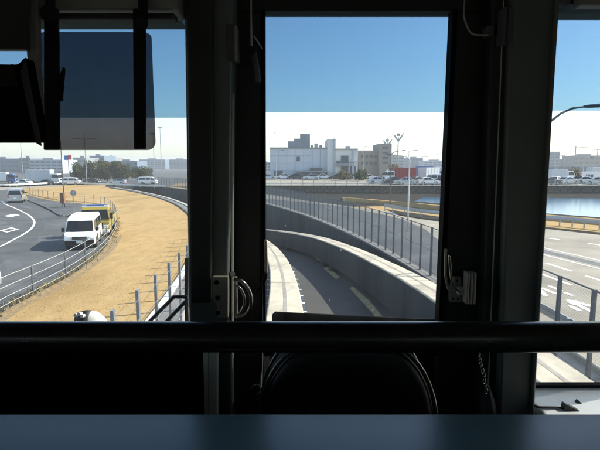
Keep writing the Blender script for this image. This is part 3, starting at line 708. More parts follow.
# ------------------------------------------------------------------ buildings, lamps, trees
def bwin(parent, x0, x1, z0, z1, y, frame='bld_grey', glass='bld_glass'):
    mb = MB(); mb.box(x0-.12, x1+.12, y-.10, y+.02, z0-.12, z1+.12); f_ = obj('window', mb, frame, parent)
    mb = MB(); mb.box(x0, x1, y-.105, y-.06, z0, z1); obj('pane', mb, glass, f_)
def pb(parent, name, px0, px1, py0, py1, Y, depth, m, zbase=None, bevel=0):   # block whose front face shows at these pixels
    a, b = Q(px0, py0, Y), Q(px1, py1, Y); z0 = b.z if zbase is None else zbase
    mb = MB(); mb.box(a.x, b.x, Y, Y+depth, z0, a.z); return obj(name, mb, m, parent, bevel=bevel)
def rel(o, root):
    pass
ZP = 1.4
# pale warehouse
Y = 128
b = empty('warehouse', (Q(302,178,Y).x, Y, ZP), 0, 'large pale grey windowless building with stepped roof block', 'building')
def P_(name, *a, par=None, **k):
    o = pb(None, name, *a, **k); o.parent = par or b; o.matrix_parent_inverse = Matrix.Translation(-b.location) ; return o
wall = P_('wall', 270,327.5,148,178,Y,26,'bld_main',ZP)
P_('roof_edge', 269.7,327.8,147.4,148.6,Y-.25,26.4,'roof_grey')
P_('roof_block', 288,310,141.2,148,Y+4,10,'bld_grey'); P_('roof_block', 294,310,138.6,141.3,Y+4.2,9,'bld_grey'); P_('roof_block', 300,310,134,138.8,Y+4.4,8,'bld_grey')
P_('roof_unit', 311,313,145,148,Y+3,2,'roof_grey'); P_('roof_unit', 314.5,318,143.4,148,Y+3,2,'galv'); P_('roof_unit', 319.5,322,145.2,148,Y+3,2,'roof_grey')
P_('stair_tower', 327.5,335,139,178,Y-1.5,14,'bld_pale',ZP)
P_('tower_edge', 333.2,335.3,138.6,178,Y-1.8,2,'bld_white',ZP)
for px0, px1, py0, py1 in ((297,299.5,157,161),(274.5,282.5,170.5,177.5)):
    P_('window', px0-.4,px1+.4,py0-.4,py1+.2,Y-.12,.2,'bld_grey'); P_('pane', px0,px1,py0,py1,Y-.2,.2,'bld_glass')
P_('canopy', 296,328,170.6,172.4,Y-3.5,3.6,'roof_grey'); P_('canopy_front', 310,322,167.8,170.4,Y-1.2,1.4,'bld_glass'); P_('bay_opening', 312,326,172.6,177.8,Y-.15,.2,'bld_glass')
for px in (278,286.5,295,303.5,312,320): P_('panel_joint', px,px+.35,149,178,Y-.05,.1,'panel_joint',ZP)
for py in (155.5,163,170.2): P_('panel_joint', 270,311,py,py+.35,Y-.065,.1,'panel_joint')
# second building with bays
Y = 126
b = empty('office_building', (Q(346,178,Y).x, Y, ZP), 0, 'pale building with dark window bays right of the stair tower', 'building')
P_('wall', 335.6,357.5,149,178,Y,18,'bld_pale',ZP); P_('roof_edge', 335.3,357.8,148.5,149.6,Y-.3,18.6,'roof_grey')
for r_ in ((341.5,348,156,162.5),(341.5,348,166.5,176),(350.5,355.5,166.5,176),(336.5,340,161,165)):
    P_('window', r_[0]-.5,r_[1]+.5,r_[2]-.5,r_[3]+.5,Y-.12,.25,'bld_grey'); P_('pane', *r_, Y-.2,.2,'bld_glass')
P_('balcony', 336,349,163.4,166,Y-1.6,1.6,'bld_grey'); P_('balcony', 349,357,161,162,Y-1.3,1.3,'bld_white')
P_('pilaster', 352.3,354,149.6,178,Y-.5,.6,'bld_white',ZP); P_('roof_tank', 346,350,146.4,148.6,Y+4,3,'galv')
# brown buildings
Y = 138
b = empty('brown_building', (Q(371,178,Y).x, Y, ZP), 0, 'low brownish grey building with a taller right end', 'building')
P_('wall', 358.5,381.5,151,178,Y,16,'bld_brown',ZP); P_('tower', 379.5,391,143.5,178,Y-2,12,'bld_brown',ZP); P_('roof_edge', 358.2,379.4,150.4,151.5,Y-.3,16.5,'roof_grey')
for px in (361,365.5,370,374.5):
    for py in (155,161.5): P_('window', px,px+2.6,py,py+3,Y-.06,.1,'bld_glass')
for py in (147,152,157,162): P_('window', 382.5,388,py,py+1.8,Y-2.06,.1,'bld_glass')
P_('roof_mast', 387,387.6,138,143.5,Y-1,.4,'galv')
# row of distant blocks
def block(px0, px1, py0, Y, m, label, zb_=0.0, rows=3, cols=4, depth=20, roof=True):
    global b
    b = empty('distant_building', (Q((px0+px1)/2,170,Y).x, Y, zb_), 0, label, 'building', 'distant buildings on the skyline')
    a, c = Q(px0,py0,Y), Q(px1,py0,Y)
    mb = MB(); mb.box(a.x, c.x, Y, Y+depth, zb_-.3, a.z); o = obj('wall', mb, m, b); o.matrix_parent_inverse = Matrix.Translation(-b.location)
    wd, hh = c.x-a.x, a.z-zb_
    for i in range(rows):
        z = zb_+hh*(i+.55)/(rows+.3)
        for j in range(cols):
            x = a.x+wd*(j+.5)/cols; s = wd/cols*.36
            mb = MB(); mb.box(x-s, x+s, Y-.15, Y+.1, z-hh/rows*.22, z+hh/rows*.22); o = obj('window', mb, 'bld_glass', b); o.matrix_parent_inverse = Matrix.Translation(-b.location)
    if roof:
        mb = MB(); mb.box(a.x+wd*.3, a.x+wd*.62, Y+4, Y+depth*.6, a.z, a.z+hh*.12); o = obj('roof_house', mb, 'roof_grey', b); o.matrix_parent_inverse = Matrix.Translation(-b.location)
block(-30,22,158.5,330,'bld_blue','long low blue-grey building on the far left skyline',rows=3,cols=7)
block(19,30,157.6,300,'bld_grey','dark narrow building left of the box truck skyline',rows=4,cols=2)
block(29,62,159.6,280,'bld_white','wide pale building with banded windows behind the box truck',rows=4,cols=6)
block(73,86,157.6,300,'bld_grey','small grey block above the left of the dark trees',rows=3,cols=3)
block(88,104,155.8,320,'bld_blue','dark blue-grey block highest above the trees',rows=4,cols=4)
block(105.5,113.5,157.2,340,'bld_grey','narrow grey block right of the highest one above the trees',rows=3,cols=3)
block(113,137,160.8,300,'bld_blue','low long blue building right of the trees',rows=3,cols=6)
block(139,165,159.4,620,'bld_blue','pale hazy block with a small roof house beyond the minivan',rows=5,cols=7)
block(168,192,159.4,650,'bld_blue','pale hazy block beside the left pillar',rows=5,cols=6)
block(214,262,160,600,'bld_blue','hazy block partly behind the left pillar',rows=5,cols=8)
block(258,271,162,300,'bld_white','low pale block left of the large grey building',1.4,rows=3,cols=4)
block(392,404,156,420,'bld_grey','grey block between the two antenna towers',1.4,rows=4,cols=3)
block(408,423,158,520,'bld_blue','faint blue block above the red truck',1.4,rows=4,cols=4)
block(424,450,160.5,480,'bld_white','low hazy block at the right of the centre window',1.4,rows=3,cols=6)
block(540,560,151.5,430,'bld_grey','dark grey block beside the right pillar',1.4,rows=5,cols=4)
block(561,573,160,460,'bld_brown','low brownish block in the right window',1.4,rows=3,cols=3)
block(574,606,155.5,440,'bld_brown','long brownish block behind the white sign board',1.4,rows=3,cols=6)
block(540,640,166,260,'bld_grey','long low shed behind the right car park',1.4,rows=2,cols=12,roof=False)
block(395,452,168,240,'bld_grey','long low shed behind the red truck',1.4,rows=2,cols=8,roof=False)
block(340,398,166,300,'bld_grey','low grey shed behind the brown building',1.4,rows=2,cols=6,roof=False)
# white sign board right
p = Q(594,176,108)
sb = empty('sign_board', (p.x,108,ZP), 0, 'white sign board with dark marks in the right window', 'sign')
a, c = Q(582,171.5,108), Q(606,180,108)
mb = MB(); mb.box(a.x-p.x, c.x-p.x, 0, .15, c.z-ZP, a.z-ZP); obj('board', mb, 'sign_white', sb)
mb = MB(); 
for x0, x1 in ((586,587.2),(588,590.2),(591,593)):
    u, v = Q(x0,174.4,108), Q(x1,177.2,108); mb.box(u.x-p.x, v.x-p.x, -.02, 0, v.z-ZP, u.z-ZP)
obj('marks', mb, 'sign_mark', sb)
for px in (584,604):
    u = Q(px,180,108); mb = MB(); mb.tube([(u.x-p.x,.08,0),(u.x-p.x,.08,c.z-ZP+.1)], .08, 6); obj('post', mb, 'galv', sb)
# V-headed light towers
def vtower(px, py_top, Y, label):
    p = Q(px, py_top, Y); r = empty('light_tower', (p.x, Y, ZP), 0, label, 'light tower', 'light towers with V shaped heads'); H = p.z-ZP
    mb = MB(); mb.tube([(0,0,0),(0,0,H*.75),(0,0,H-1.2)], [.24,.2,.16], 8); obj('mast', mb, 'galv', r)
    for s in (1,-1):
        mb = MB(); mb.tube([(0,0,H-2.6),(s*.9,0,H-1.2),(s*1.7,0,H)], [.22,.3,.10], 6); obj('arm', mb, 'galv', r)
    mb = MB(); mb.box(-.45,.45,-.2,.2,H-.9,H-.1); obj('lamp_head', mb, 'roof_grey', r)
vtower(398.5,133,150,'taller V-headed light tower right of the brown building'); vtower(387.5,139,165,'shorter V-headed light tower against the brown building')
# street lamps
def street_lamp(base, H, arm, direction, m, label, r0=.09, head=.9, rise=.8, tip=None):
    r = empty('street_lamp', base, direction, label, 'street lamp')
    mb = MB(); P = [(0,0,0),(0,0,H*.5),(0,0,H-rise)]
    n = 8
    P2 = [(arm*(1-math.cos(a))*.98, 0, H-rise+rise*math.sin(a)) for a in [math.pi/2*i/n for i in range(n+1)]]
    mb.tube(P+P2[1:], [r0,r0*.85,r0*.7]+[r0*.6-r0*.25*i/n for i in range(n)], 8); obj('pole', mb, m, r, smooth=True)
    mb = MB(); x = arm*.98; t = .06
    mb.sweep([[Vector((x+head*q, yy*ww, H+zz*hh+q*t)) for yy, zz in ((-1,0),(-.6,.6),(.6,.6),(1,0),(.7,-.5),(-.7,-.5))] for q, ww, hh in ((-.05,.06,.06),(.15,.12,.10),(.6,.16,.12),(1,.07,.05))])
    obj('lamp_head', mb, 'post_dark', r, smooth=True); return r
street_lamp(G(407.5,232), 5.9, 1.2, math.pi-.2, 'rail_white', 'white street lamp behind the mesh fence in the centre window', .07, .55, .35)
street_lamp(G(390,206), 6.9, 1.3, 0, 'post_dark', 'dark street lamp left of the white one behind the mesh fence', .08, .5, .5)
bp_ = Q(512, 300, 18); arm_tip = Q(590, 106, 18)
street_lamp(Vector((bp_.x, 18, 0)), arm_tip.z-.02, arm_tip.x-bp_.x-.15, 0, 'post_dark', 'tall dark street lamp arching over the highway in the right window', .10, 1.0, 3.4)
street_lamp(G(64.6,207), 8.8, .9, math.pi+.3, 'post_dark', 'dark street lamp with brown box at its foot beside the pavement', .07, .5, .8)
for px, py, t_, lab in ((23.5,183,140,'thin mast leftmost beside the box truck'),(87,184,133,'thin lamp mast in front of the dark trees'),(162,184,128,'thin pale mast left of the hazy blocks'),(155,184.4,134,'thin pale mast behind the minivan')):
    p = G(px, py); Ht = Q(px, t_, p.y).z
    r = empty('lamp_mast', p, 0, lab, 'mast', 'thin lamp masts beyond the field')
    mb = MB(); mb.tube([(0,0,0),(0,0,Ht*.6),(0,0,Ht)], [.12,.1,.07], 6); obj('pole', mb, 'galv', r)
    if px > 80 and px < 100:
        for s in (1,-1):
            mb = MB(); mb.tube([(0,0,Ht*.86),(s*1.2,0,Ht*.9),(s*2.6,0,Ht*.885)], .07, 5); obj('arm', mb, 'galv', r)
            mb = MB(); mb.box(min(s*2.4,s*3.3),max(s*2.4,s*3.3),-.15,.15,Ht*.88,Ht*.88+.14); obj('lamp_head', mb, 'post_dark', r)
    else:
        mb = MB(); mb.box(-.6,.6,-.15,.15,Ht-.05,Ht+.2); obj('lamp_head', mb, 'galv', r)
# brown box at the foot of the left lamp
p = G(63.2,207.5)
r = empty('control_box', p, 0, 'rusty brown box on a post beside the dark street lamp', 'box'); mb = MB(); mb.box(-.25,.25,-.2,.2,.5,1.75); obj('cabinet', mb, 'rust', r, bevel=.02)
mb = MB(); mb.box(-.27,.27,-.22,.22,1.75,1.8); obj('lid', mb, 'rust', r); mb = MB(); mb.tube([(0,0,0),(0,0,.5)], .08, 6); obj('post', mb, 'post_dark', r)
# round sign seen from behind
p = G(74.5,214); H_ = Q(74.5,193,p.y).z
r = empty('round_sign', p, .2, 'round grey traffic sign seen from behind on a thin post', 'sign'); mb = MB(); mb.tube([(0,0,0),(0,0,H_+.35)], .035, 6); obj('post', mb, 'galv', r)
mb = MB(); mb.sweep([[Vector((math.cos(6.2832*k/24)*.3, yy, H_+math.sin(6.2832*k/24)*.3)) for k in range(24)] for yy in (.03,.05)]); obj('disc', mb, 'sign_back', r)
mb = MB(); mb.box(-.25,.25,-.0,.03,H_-.03,H_+.03); obj('bracket', mb, 'galv', r)
# blue and red sign
p = G(69.5,183.5); Y = p.y
r = empty('roadside_sign', p, 0, 'blue and red sign panels on a tall post left of the trees', 'sign')
z1, z0 = Q(69,155.5,Y).z, Q(69,160,Y).z
mb = MB(); mb.tube([(0,.1,0),(0,.1,z1)], .1, 6); obj('post', mb, 'galv', r)
mb = MB(); mb.box(-1.0,-.03,-.05,.05,z0,z1); obj('blue_panel', mb, 'sign_blue', r); mb = MB(); mb.box(.03,1.0,-.05,.05,z0+.1,z1+.1); obj('red_panel', mb, 'sign_red', r)
# construction cranes far right
for px, py, lab in ((576,146,'thin lattice crane left on the right window skyline'),(598,148,'thin lattice crane right on the right window skyline')):
    p = Q(px, py, 470); r = empty('crane', (p.x,470,ZP), 0, lab, 'crane', 'cranes on the right skyline'); H = p.z-ZP
    mb = MB(); mb.tube([(0,0,0),(0,0,H)], .45, 4); obj('tower', mb, 'roof_grey', r); mb = MB(); mb.tube([(-6,0,H-2),(14,0,H-1)], .35, 4); obj('jib', mb, 'roof_grey', r)
# trees
def tree(base, H, W_, label, leafm, n, rnd, conical=False, group=None):
    rg = random.Random(rnd); r = empty('tree', base, 0, label, 'tree', group)
    mb = MB(); mb.tube([(0,0,-.05),(rg.uniform(-.1,.1),0,H*.35),(rg.uniform(-.2,.2),rg.uniform(-.2,.2),H*.85)], [.2*H/7,.14*H/7,.03], 7); 
    cl = []
    for i in range(12):
        z = H*rg.uniform(.25,.95); rad = W_/2*(1-(z/H) if conical else math.sqrt(max(.05,1-((z/H-.58)/.45)**2)))*rg.uniform(.4,.95); a = rg.random()*6.28
        c = Vector((math.cos(a)*rad, math.sin(a)*rad, z)); cl.append((c, W_*rg.uniform(.18,.30)))
        mb.tube([(0,0,z*.75), c*.6+Vector((0,0,z*.35)), c], [.05,.035,.012], 4)
    obj('trunk', mb, 'bark', r)
    mb = MB()
    for i in range(n):
        c, s = rg.choice(cl); d = Vector((rg.gauss(0,1),rg.gauss(0,1),rg.gauss(0,.8))); d = d.normalized()*s*rg.random()**.4; q = c+d
        if q.z < .3: continue
        a = Vector((rg.gauss(0,1),rg.gauss(0,1),rg.gauss(0,1))).normalized(); e = a.orthogonal().normalized(); L = rg.uniform(.16,.34)
        mb.add([q-a*L, q+e*L*.5, q+a*L, q-e*L*.5], [(0,1,2,3)])
    obj('crown', mb, leafm, r); return r
TL = ['dark leafy tree leftmost in the row beyond the field','dark rounded tree second from the left beyond the field','dark tree behind the thin lamp mast','tall dark tree in the middle of the row beyond the field','brownish tree in the row beyond the field','dark tree right of the brownish one','dark low tree at the right end of the row','brownish low tree behind the pale car']
for i, (px, top, wd, lm) in enumerate(((79,164,4.5,'leaf'),(86,161.5,5,'leaf'),(94,162.5,5,'leaf'),(101,161.5,5.5,'leaf'),(108,163,5,'leaf_brown'),(114,162.5,5,'leaf'),(128,166,5,'leaf'),(121,164.5,5,'leaf_brown'))):
    p = G(px, 182.2); tree(p, Q(px, top, p.y).z, wd, TL[i], lm, 1500, i, group='trees beyond the field')
for i, (px, top, wd) in enumerate(((139,167.5,5),(146,169,5))):
    p = G(px, 181.6); tree(p, Q(px, top, p.y).z, wd, ('dark bush behind the left end of the white minivan','dark bush behind the middle of the white minivan')[i], 'leaf', 1000, 40+i, group='bushes behind the minivan')
for i, (px, top, Y, lm) in enumerate(((568,170.5,112,'leaf_brown'),(573,168.5,114,'leaf_brown'),(345,172,112,'leaf_brown'),(360,171,112,'leaf'),(393,165,112,'leaf_brown'),(428,172,118,'leaf'))):
    tree(Vector((Q(px,175,Y).x, Y, ZP)), Q(px,top,Y).z-ZP, 3.6, ('brown tree left in the right window car park','brown tree beside the white sign board','small brownish tree before the window bays','small dark tree before the brown building','bare brownish tree left of the red truck','dark tree behind the trucks right of the red one')[i], lm, 700, 60+i, group='small trees by the car parks')

for px, top, Y, lab in ((276,151,122,'thin lamp mast before the left end of the pale building'),(364,147,120,'thin lamp mast before the brown building'),(409,151,118,'thin lamp mast behind the red truck'),(421,157,140,'short mast between the red and blue trucks'),(437,154,125,'thin lamp mast at the right of the centre window'),(556,156,110,'thin lamp mast near the pillar in the right window'),(584,158,112,'thin lamp mast behind the white sign board')):
    p = Q(px, top, Y); r = empty('lamp_mast', (p.x, Y, ZP), 0, lab, 'mast', 'thin lamp masts on the far road'); H = p.z-ZP
    mb = MB(); mb.tube([(0,0,0),(0,0,H*.6),(0,0,H)], [.10,.08,.05], 6); obj('pole', mb, 'galv', r)
    mb = MB(); mb.tube([(0,0,H-.1),(.7,0,H+.12),(1.5,0,H+.15)], .05, 5); obj('arm', mb, 'galv', r)
    mb = MB(); mb.box(1.4,2.1,-.12,.12,H+.1,H+.22); obj('lamp_head', mb, 'post_dark', r)

# ------------------------------------------------------------------ the monorail car around the camera
XL, XR = -1.80, 1.20; GY = 1.5; ZF = ZC-1.65; ZR = ZC+.95; YB = -6.0
car_ = empty('monorail_car', (-.3, 0, ZF), 0, 'dark interior of a monorail car front end around the camera', 'train')
OFF = Vector((-.3, 0, ZF))
def cpart(name, mb, m, par=None, bevel=0, smooth=False):
    o = obj(name, mb, m, par or car_, bevel=bevel, smooth=smooth)
    if par is None: o.matrix_parent_inverse = Matrix.Translation(-OFF)
    return o
def B(*a): return MB().box(*a)
def X_(px, Y=GY, py=225): return Q(px, py, Y).x
def Z_(py, Y=GY): return Q(300, py, Y).z
# shell
cpart('roof', B(XL-.06,XR+.06,YB,1.8,ZR,ZR+.12), 'cab_ceiling')
cpart('ceiling_panel', B(XL,XR,YB+.05,1.3,ZR-.05,ZR-.002), 'cab_ceiling')
cpart('floor', B(XL,XR,YB,1.62,ZF-.12,ZF), 'passenger_floor')
cpart('rear_wall', B(XL,XR,YB-.08,YB,ZF,ZR), 'passenger_wall')
def side_wall(x0, x1, openings):
    # openings: (y0,y1,z0,z1) sorted by y
    mb = MB(); y = YB; zt, zb0 = ZR, ZF-2.3
    for (a, b, z0, z1) in openings:
        mb.box(x0,x1,y,a,zb0,zt); mb.box(x0,x1,a,b,zb0,z0); mb.box(x0,x1,a,b,z1,zt); y = b
    mb.box(x0,x1,y,1.62,zb0,zt); return mb
wins = [(-5.6,-4.1,ZF+.8,ZF+1.95),(-3.95,-2.4,ZF+.8,ZF+1.95),(-2.25,-.8,ZF+.8,ZF+1.95)]
lo = wins+[(.95,1.42,ZC-.45,ZC+.42)]
ro = wins+[(1.12,1.60,ZC-.735,ZC-.2)]
for x0, x1, op, nm in ((XL-.06,XL,lo,'side_wall'),(XR,XR+.06,ro,'side_wall')):
    wl_ = cpart(nm, side_wall(x0,x1,op), 'passenger_wall')
    for a, b, z0, z1 in op:
        cpart('window_pane', B((x0+x1)/2-.003,(x0+x1)/2+.003,a-.002,b+.002,z0-.002,z1+.002), 'pane_tinted' if a < 0 else 'pane', wl_)
# front wall. Upright pieces between the panes
zt = Z_(14); zl = Z_(22); zw = Z_(323)
A0, A1 = X_(188), X_(263.5)          # left pillar
D0, D1 = X_(263.5), X_(443)          # centre pane
E0, E1 = X_(443), X_(543)            # right pillar
cpart('header_beam', B(XL,XR,1.42,1.6,zt+.035,ZR), 'cab_dark')
cpart('header_beam_left', B(XL,A0,1.40,1.58,zl,zt+.034), 'cab_dark')
cpart('header_beam_right', B(E1,XR,1.43,1.58,Z_(12),zt+.034), 'cab_dark')
cpart('blind_box', B(X_(44,1.3),X_(186,1.3),1.27,1.38,Z_(9,1.27),ZR-.06), 'cab_light', bevel=.01)
cpart('blind_bar', B(X_(44,1.3),X_(186,1.3),1.25,1.29,Z_(19,1.25),Z_(12.5,1.25)), 'cab_dark', bevel=.006)
cpart('header_strip', B(X_(561,1.35),XR-.01,1.33,1.37,Z_(7.5,1.35),ZR-.06), 'cab_light', bevel=.005)
# tapered right pillar: leans like the photograph's
def lean(name, pxt0, pxt1, pxb0, pxb1, y0, y1, m, zt_, zb_, par=None, bevel=.008):
    # px at rows 0 and 413 on plane y0
    mb = MB(); a, b, c_, d = Q(pxt0,0,y0), Q(pxt1,0,y0), Q(pxb0,413,y0), Q(pxb1,413,y0)
    def at(p, q, z): t = (z-p.z)/(q.z-p.z); return p.x+(q.x-p.x)*t
    r = [[Vector((at(a,c_,z),y0,z)), Vector((at(b,d,z),y0,z)), Vector((at(b,d,z),y1,z)), Vector((at(a,c_,z),y1,z))] for z in (zb_, zt_)]
    mb.sweep(r); return cpart(name, mb, m, par, bevel)
lean('pillar', 184,232,190,226,1.36,1.56,'cab_pillar',ZR,ZF)
lean('pillar_trim', 186,213,191,210,1.33,1.362,'cab_dark',ZR,ZC-.40)
lean('pillar', 512,558,499,533,1.37,1.56,'cab_pillar',ZR,ZF)
lean('pillar_trim', 492,522,482,512,1.40,1.55,'cab_dark',ZR,ZF)
lean('pillar_edge', 556,560,531.5,534.5,1.355,1.372,'cab_pillar',ZR,ZC-.8)
# door with its window
door = cpart('front_door', B(X_(234),X_(488),1.53,1.57,ZF,Z_(345)), 'cab_dark')
lean('door_frame', 232,263,229,262,1.47,1.53,'cab_dark',zt,ZF,door)
lean('door_frame', 456,489,436,480,1.47,1.53,'cab_dark',zt,ZF,door)
cpart('door_frame', B(X_(232),X_(490),1.47,1.53,zt,zt+.034), 'cab_dark', door)
cpart('door_frame', B(X_(262.5),X_(441),1.471,1.498,Z_(352),zw), 'seal', door)
lean('door_edge_strip', 231.4,232.8,231,232.4,1.40,1.44,'alu_edge',Z_(90,1.40),ZF,door,.0005)
lean('seal', 262.3,264.6,263.2,265.4,1.455,1.50,'seal',zt,Z_(330),door,.001)
lean('seal', 453.5,458,434.5,439.5,1.455,1.50,'seal',zt,Z_(330),door,.001)
cpart('window_gasket', B(X_(264),X_(442),1.45,1.50,zw-.006,zw+.004), 'seal', door)
# glass panes and tint films on them
zt1, zt2, zt3 = Z_(112), Z_(117.5), Z_(110.5)
cpart('windscreen_pane', B(XL,A0+.03,1.500,1.506,Z_(345),zl+.02), 'pane')
cpart('tint_film', B(XL,A0+.03,1.5075,1.5085,zt2,zl+.02), 'film')
cpart('door_pane', B(D0-.01,X_(460),1.500,1.506,zw-.02,zt+.02), 'pane', door)
cpart('tint_film', B(D0-.01,X_(460),1.5075,1.5085,zt1,zt+.02), 'film', door)
cpart('corner_pane', B(X_(528),XR,1.500,1.506,Z_(384),Z_(10)), 'pane')
cpart('tint_film', B(X_(528),XR,1.5075,1.5085,zt3,Z_(10)), 'film')
# lower front
cpart('front_panel', B(XL,X_(236),1.507,1.6,ZF-2.3,Z_(346)), 'console')
cpart('front_panel', B(X_(488),XR,1.507,1.6,ZF-2.3,Z_(402)), 'body_paint')
cpart('cowl', B(XL,X_(196),1.601,1.78,ZF+.6,Z_(336,1.7)), 'body_paint', bevel=.02)
cpart('front_panel', B(X_(236),X_(488),1.575,1.6,ZF-2.3,Z_(350)), 'body_paint')
cpart('nose', MB().prism([(XL,1.6,ZF-2.3),(XL,1.6,ZF+.75),(XL,1.85,ZF+.55),(XL,2.05,ZF-.2),(XL,2.05,ZF-2.1)], (XR-XL,0,0)), 'body_paint', bevel=.05)
cpart('sill', B(X_(528),XR,1.20,1.50,Z_(384.5)-.05,Z_(384.5)-.008), 'cab_white', bevel=.006)
cpart('sill_front', B(X_(528),XR,1.16,1.20,ZF,Z_(384.5)-.03), 'cab_white')
cpart('sill_gasket', B(X_(530),XR,1.478,1.499,Z_(385.5),Z_(382)), 'seal')
zs = Z_(384.5)-.008
def sl(px, py, h=0): return G(px, py, zs)+Vector((0,0,h))
cpart('sill_cable', MB().tube(polyline([sl(530.5,403,.012),sl(533,406,.006),sl(538,408.2,.004),(sl(548,408.6,.004)),sl(557,408.8,.004),sl(566,410,.005)],6), .0035, 6), 'cord')
cpart('sill_clip', MB().prism([sl(564,411,0),sl(565,411,.022),sl(580,411.5,.001)], (0,.02,0)), 'cord')
cpart('sill_clip', MB().prism([sl(577,403.5,0),sl(579.3,403.5,.008),sl(582,403.7,0)], (0,.015,0)), 'cord')
# gray upright at left below the rail, console
lean('post_panel', 200,208.5,200,208.3,1.0,1.05,'cab_white',Z_(330,1.0),ZF,None,.002)
lean('post_panel', 209.0,217.5,208.8,217.3,1.0,1.05,'cab_white',Z_(330,1.0),ZF,None,.002)
lean('post_panel_side', 217.8,231,217.6,230.5,1.02,1.06,'cab_dark',Z_(335,1.02),ZF)
cpart('driver_console', MB().prism([(XL,.995,ZF),(XL,.995,Z_(343,.995)),(XL,1.02,Z_(343,.995)),(XL,1.10,ZC-.52),(XL,1.48,ZC-.52),(XL,1.48,ZF)], (X_(200.5,1.0)-XL,0,0)), 'console', bevel=.01)
# counter and hand rail behind the cab
sh = cpart('counter', B(XL,XR,.40,.752,ZC-.455,ZC-.417), 'shelf_top', bevel=.006)
cpart('counter_front', B(XL,XR,.70,.74,ZF,ZC-.455), 'cab_dark', sh)
yb_ = .95; zr_ = Z_(336.8, yb_)
rail_ = cpart('hand_rail', MB().tube([(XL,yb_,zr_),(-.6,yb_,zr_),(.4,yb_,zr_),(XR,yb_,zr_)], .0325, 32), 'rail_black', smooth=True)
for x in (XL+.02, XR-.02): cpart('rail_bracket', MB().tube([(x-.02,yb_,zr_),(x+.02,yb_,zr_)], .05, 16), 'metal_plate', rail_)
# skirts carry the car on the beam
for yy in (-4.5, 0.6): cpart('bogie', B(-.68,.08,yy-.5,yy+.5,zb(yy)+.002,ZF-.121), 'post_dark')
# hinge, latches and handles
hg = cpart('hinge_plate', MB().prism([Q(212.5,277,1.32),Q(228,277,1.32),Q(228,318,1.32),Q(217.5,318,1.32),Q(217,306,1.32),Q(213,299,1.32)], (0,.02,0)), 'metal_plate', bevel=.002)
for px, py in ((216.5,282.5),(217.5,298),(218,313)): cpart('screw', MB().tube([Q(px,py,1.312),Q(px,py,1.33)], .007, 12), 'plastic_black', hg)
def qt(pts, Y, r, n=10): return MB().tube(polyline([Q(a,b,Y) for a, b in pts], 6), r, n)
cpart('pull_handle', qt([(233.5,279),(241,281),(247,287),(251,297),(250,308),(245,315),(236,318)], 1.36, .0055), 'chrome', door, smooth=True)
cpart('pull_handle', qt([(234,285),(240,288),(244,296),(244,305),(240,313),(235,316)], 1.365, .004), 'chrome', door, smooth=True)
cpart('latch_knob', MB().tube([Q(232.5,274,1.37),Q(232.5,274,1.41)], .008, 12), 'cab_white', door)
cpart('latch_bar', B(X_(233.5,1.38),X_(236,1.38),1.37,1.39,Z_(318,1.38),Z_(277,1.38)), 'metal_plate', door)
cpart('window_stay', qt([(266,273),(264.5,280),(260,287),(254.5,294)], 1.42, .006), 'plastic_black', door, smooth=True)
cpart('window_stay', qt([(265.5,240),(266,256),(266,273)], 1.425, .005), 'metal_plate', door, smooth=True)
cpart('lower_latch', qt([(251,390),(254,385),(259,386),(260,392),(256,395)], 1.42, .004), 'chrome', door, smooth=True)
cpart('lower_latch', qt([(256,400),(262,397),(265,396)], 1.41, .005), 'chrome', door, smooth=True)
cpart('lower_latch', qt([(257,394.5),(261,392)], 1.41, .004), 'chrome', door, smooth=True)
cpart('door_jamb', B(X_(262.5,1.46),X_(268.5,1.46),1.455,1.47,ZF,Z_(353)), 'alu_edge', door)
up = cpart('upper_hinge', B(X_(231,1.36),X_(240.5,1.36),1.34,1.40,Z_(61,1.36),Z_(26,1.36)), 'post_dark', door, bevel=.003)
cpart('hinge_pin', MB().tube([Q(236,26,1.335),Q(236,61,1.335)], .004, 8), 'metal_plate', up)
cpart('upper_stay', qt([(251,-4),(251,20),(251.5,46)], 1.38, .003), 'metal_plate', door, smooth=True)
cpart('upper_stay', MB().tube([Q(251,51,1.36),Q(251,51,1.40)], .011, 12), 'plastic_black', door)
cpart('upper_stay', qt([(253,52),(256,68),(258,82)], 1.38, .009), 'post_dark', door, smooth=True)
cpart('upper_stay', qt([(254,36),(262.5,49)], 1.39, .002), 'alu_edge', door)
# right latch of the door
pl_ = cpart('latch_plate', MB().prism([Q(450,302,1.44),Q(450,290,1.44),Q(454,277,1.44),Q(461.5,277,1.44),Q(461.5,302,1.44)], (0,.02,0)), 'metal_plate', door, bevel=.002)
cpart('latch_lever', qt([(449.5,255),(450.5,270),(452,281),(456,288),(460,292)], 1.40, .004), 'chrome', door, smooth=True)
cpart('latch_lever', qt([(446,249),(445.5,262),(446,278),(449,290)], 1.42, .004), 'metal_plate', door, smooth=True)
cpart('latch_tongue', B(X_(461,1.41),X_(467.5,1.41),1.40,1.43,Z_(294.5,1.41),Z_(288,1.41)), 'cab_white', door, bevel=.002)
for px in (468,471.3,474.6): cpart('keeper_rib', B(X_(px,1.39),X_(px+2.7,1.39),1.375,1.41,Z_(303,1.39),Z_(272,1.39)), 'metal_plate', door, bevel=.002)
for px, py in ((453,299),(458,299),(457,281)): cpart('screw', MB().tube([Q(px,py,1.435),Q(px,py,1.45)], .004, 10), 'plastic_black', pl_)
for px in (489.5,494.5): cpart('upper_keeper', B(X_(px,1.38),X_(px+4,1.38),1.36,1.40,Z_(45,1.38),Z_(9,1.38)), 'post_dark', door, bevel=.002)
cpart('upper_latch_cable', qt([(465,-3),(464,14),(467,26),(473,34),(488,35)], 1.40, .0025), 'metal_plate', door)
cpart('upper_latch', B(X_(474,1.42),X_(489,1.42),1.40,1.43,Z_(38,1.42),Z_(28,1.42)), 'post_dark', door, bevel=.003)
lean('pillar_groove',503.5,504.3,487,487.8,1.396,1.402,'alu_edge',ZR,ZC-.9,None,0)
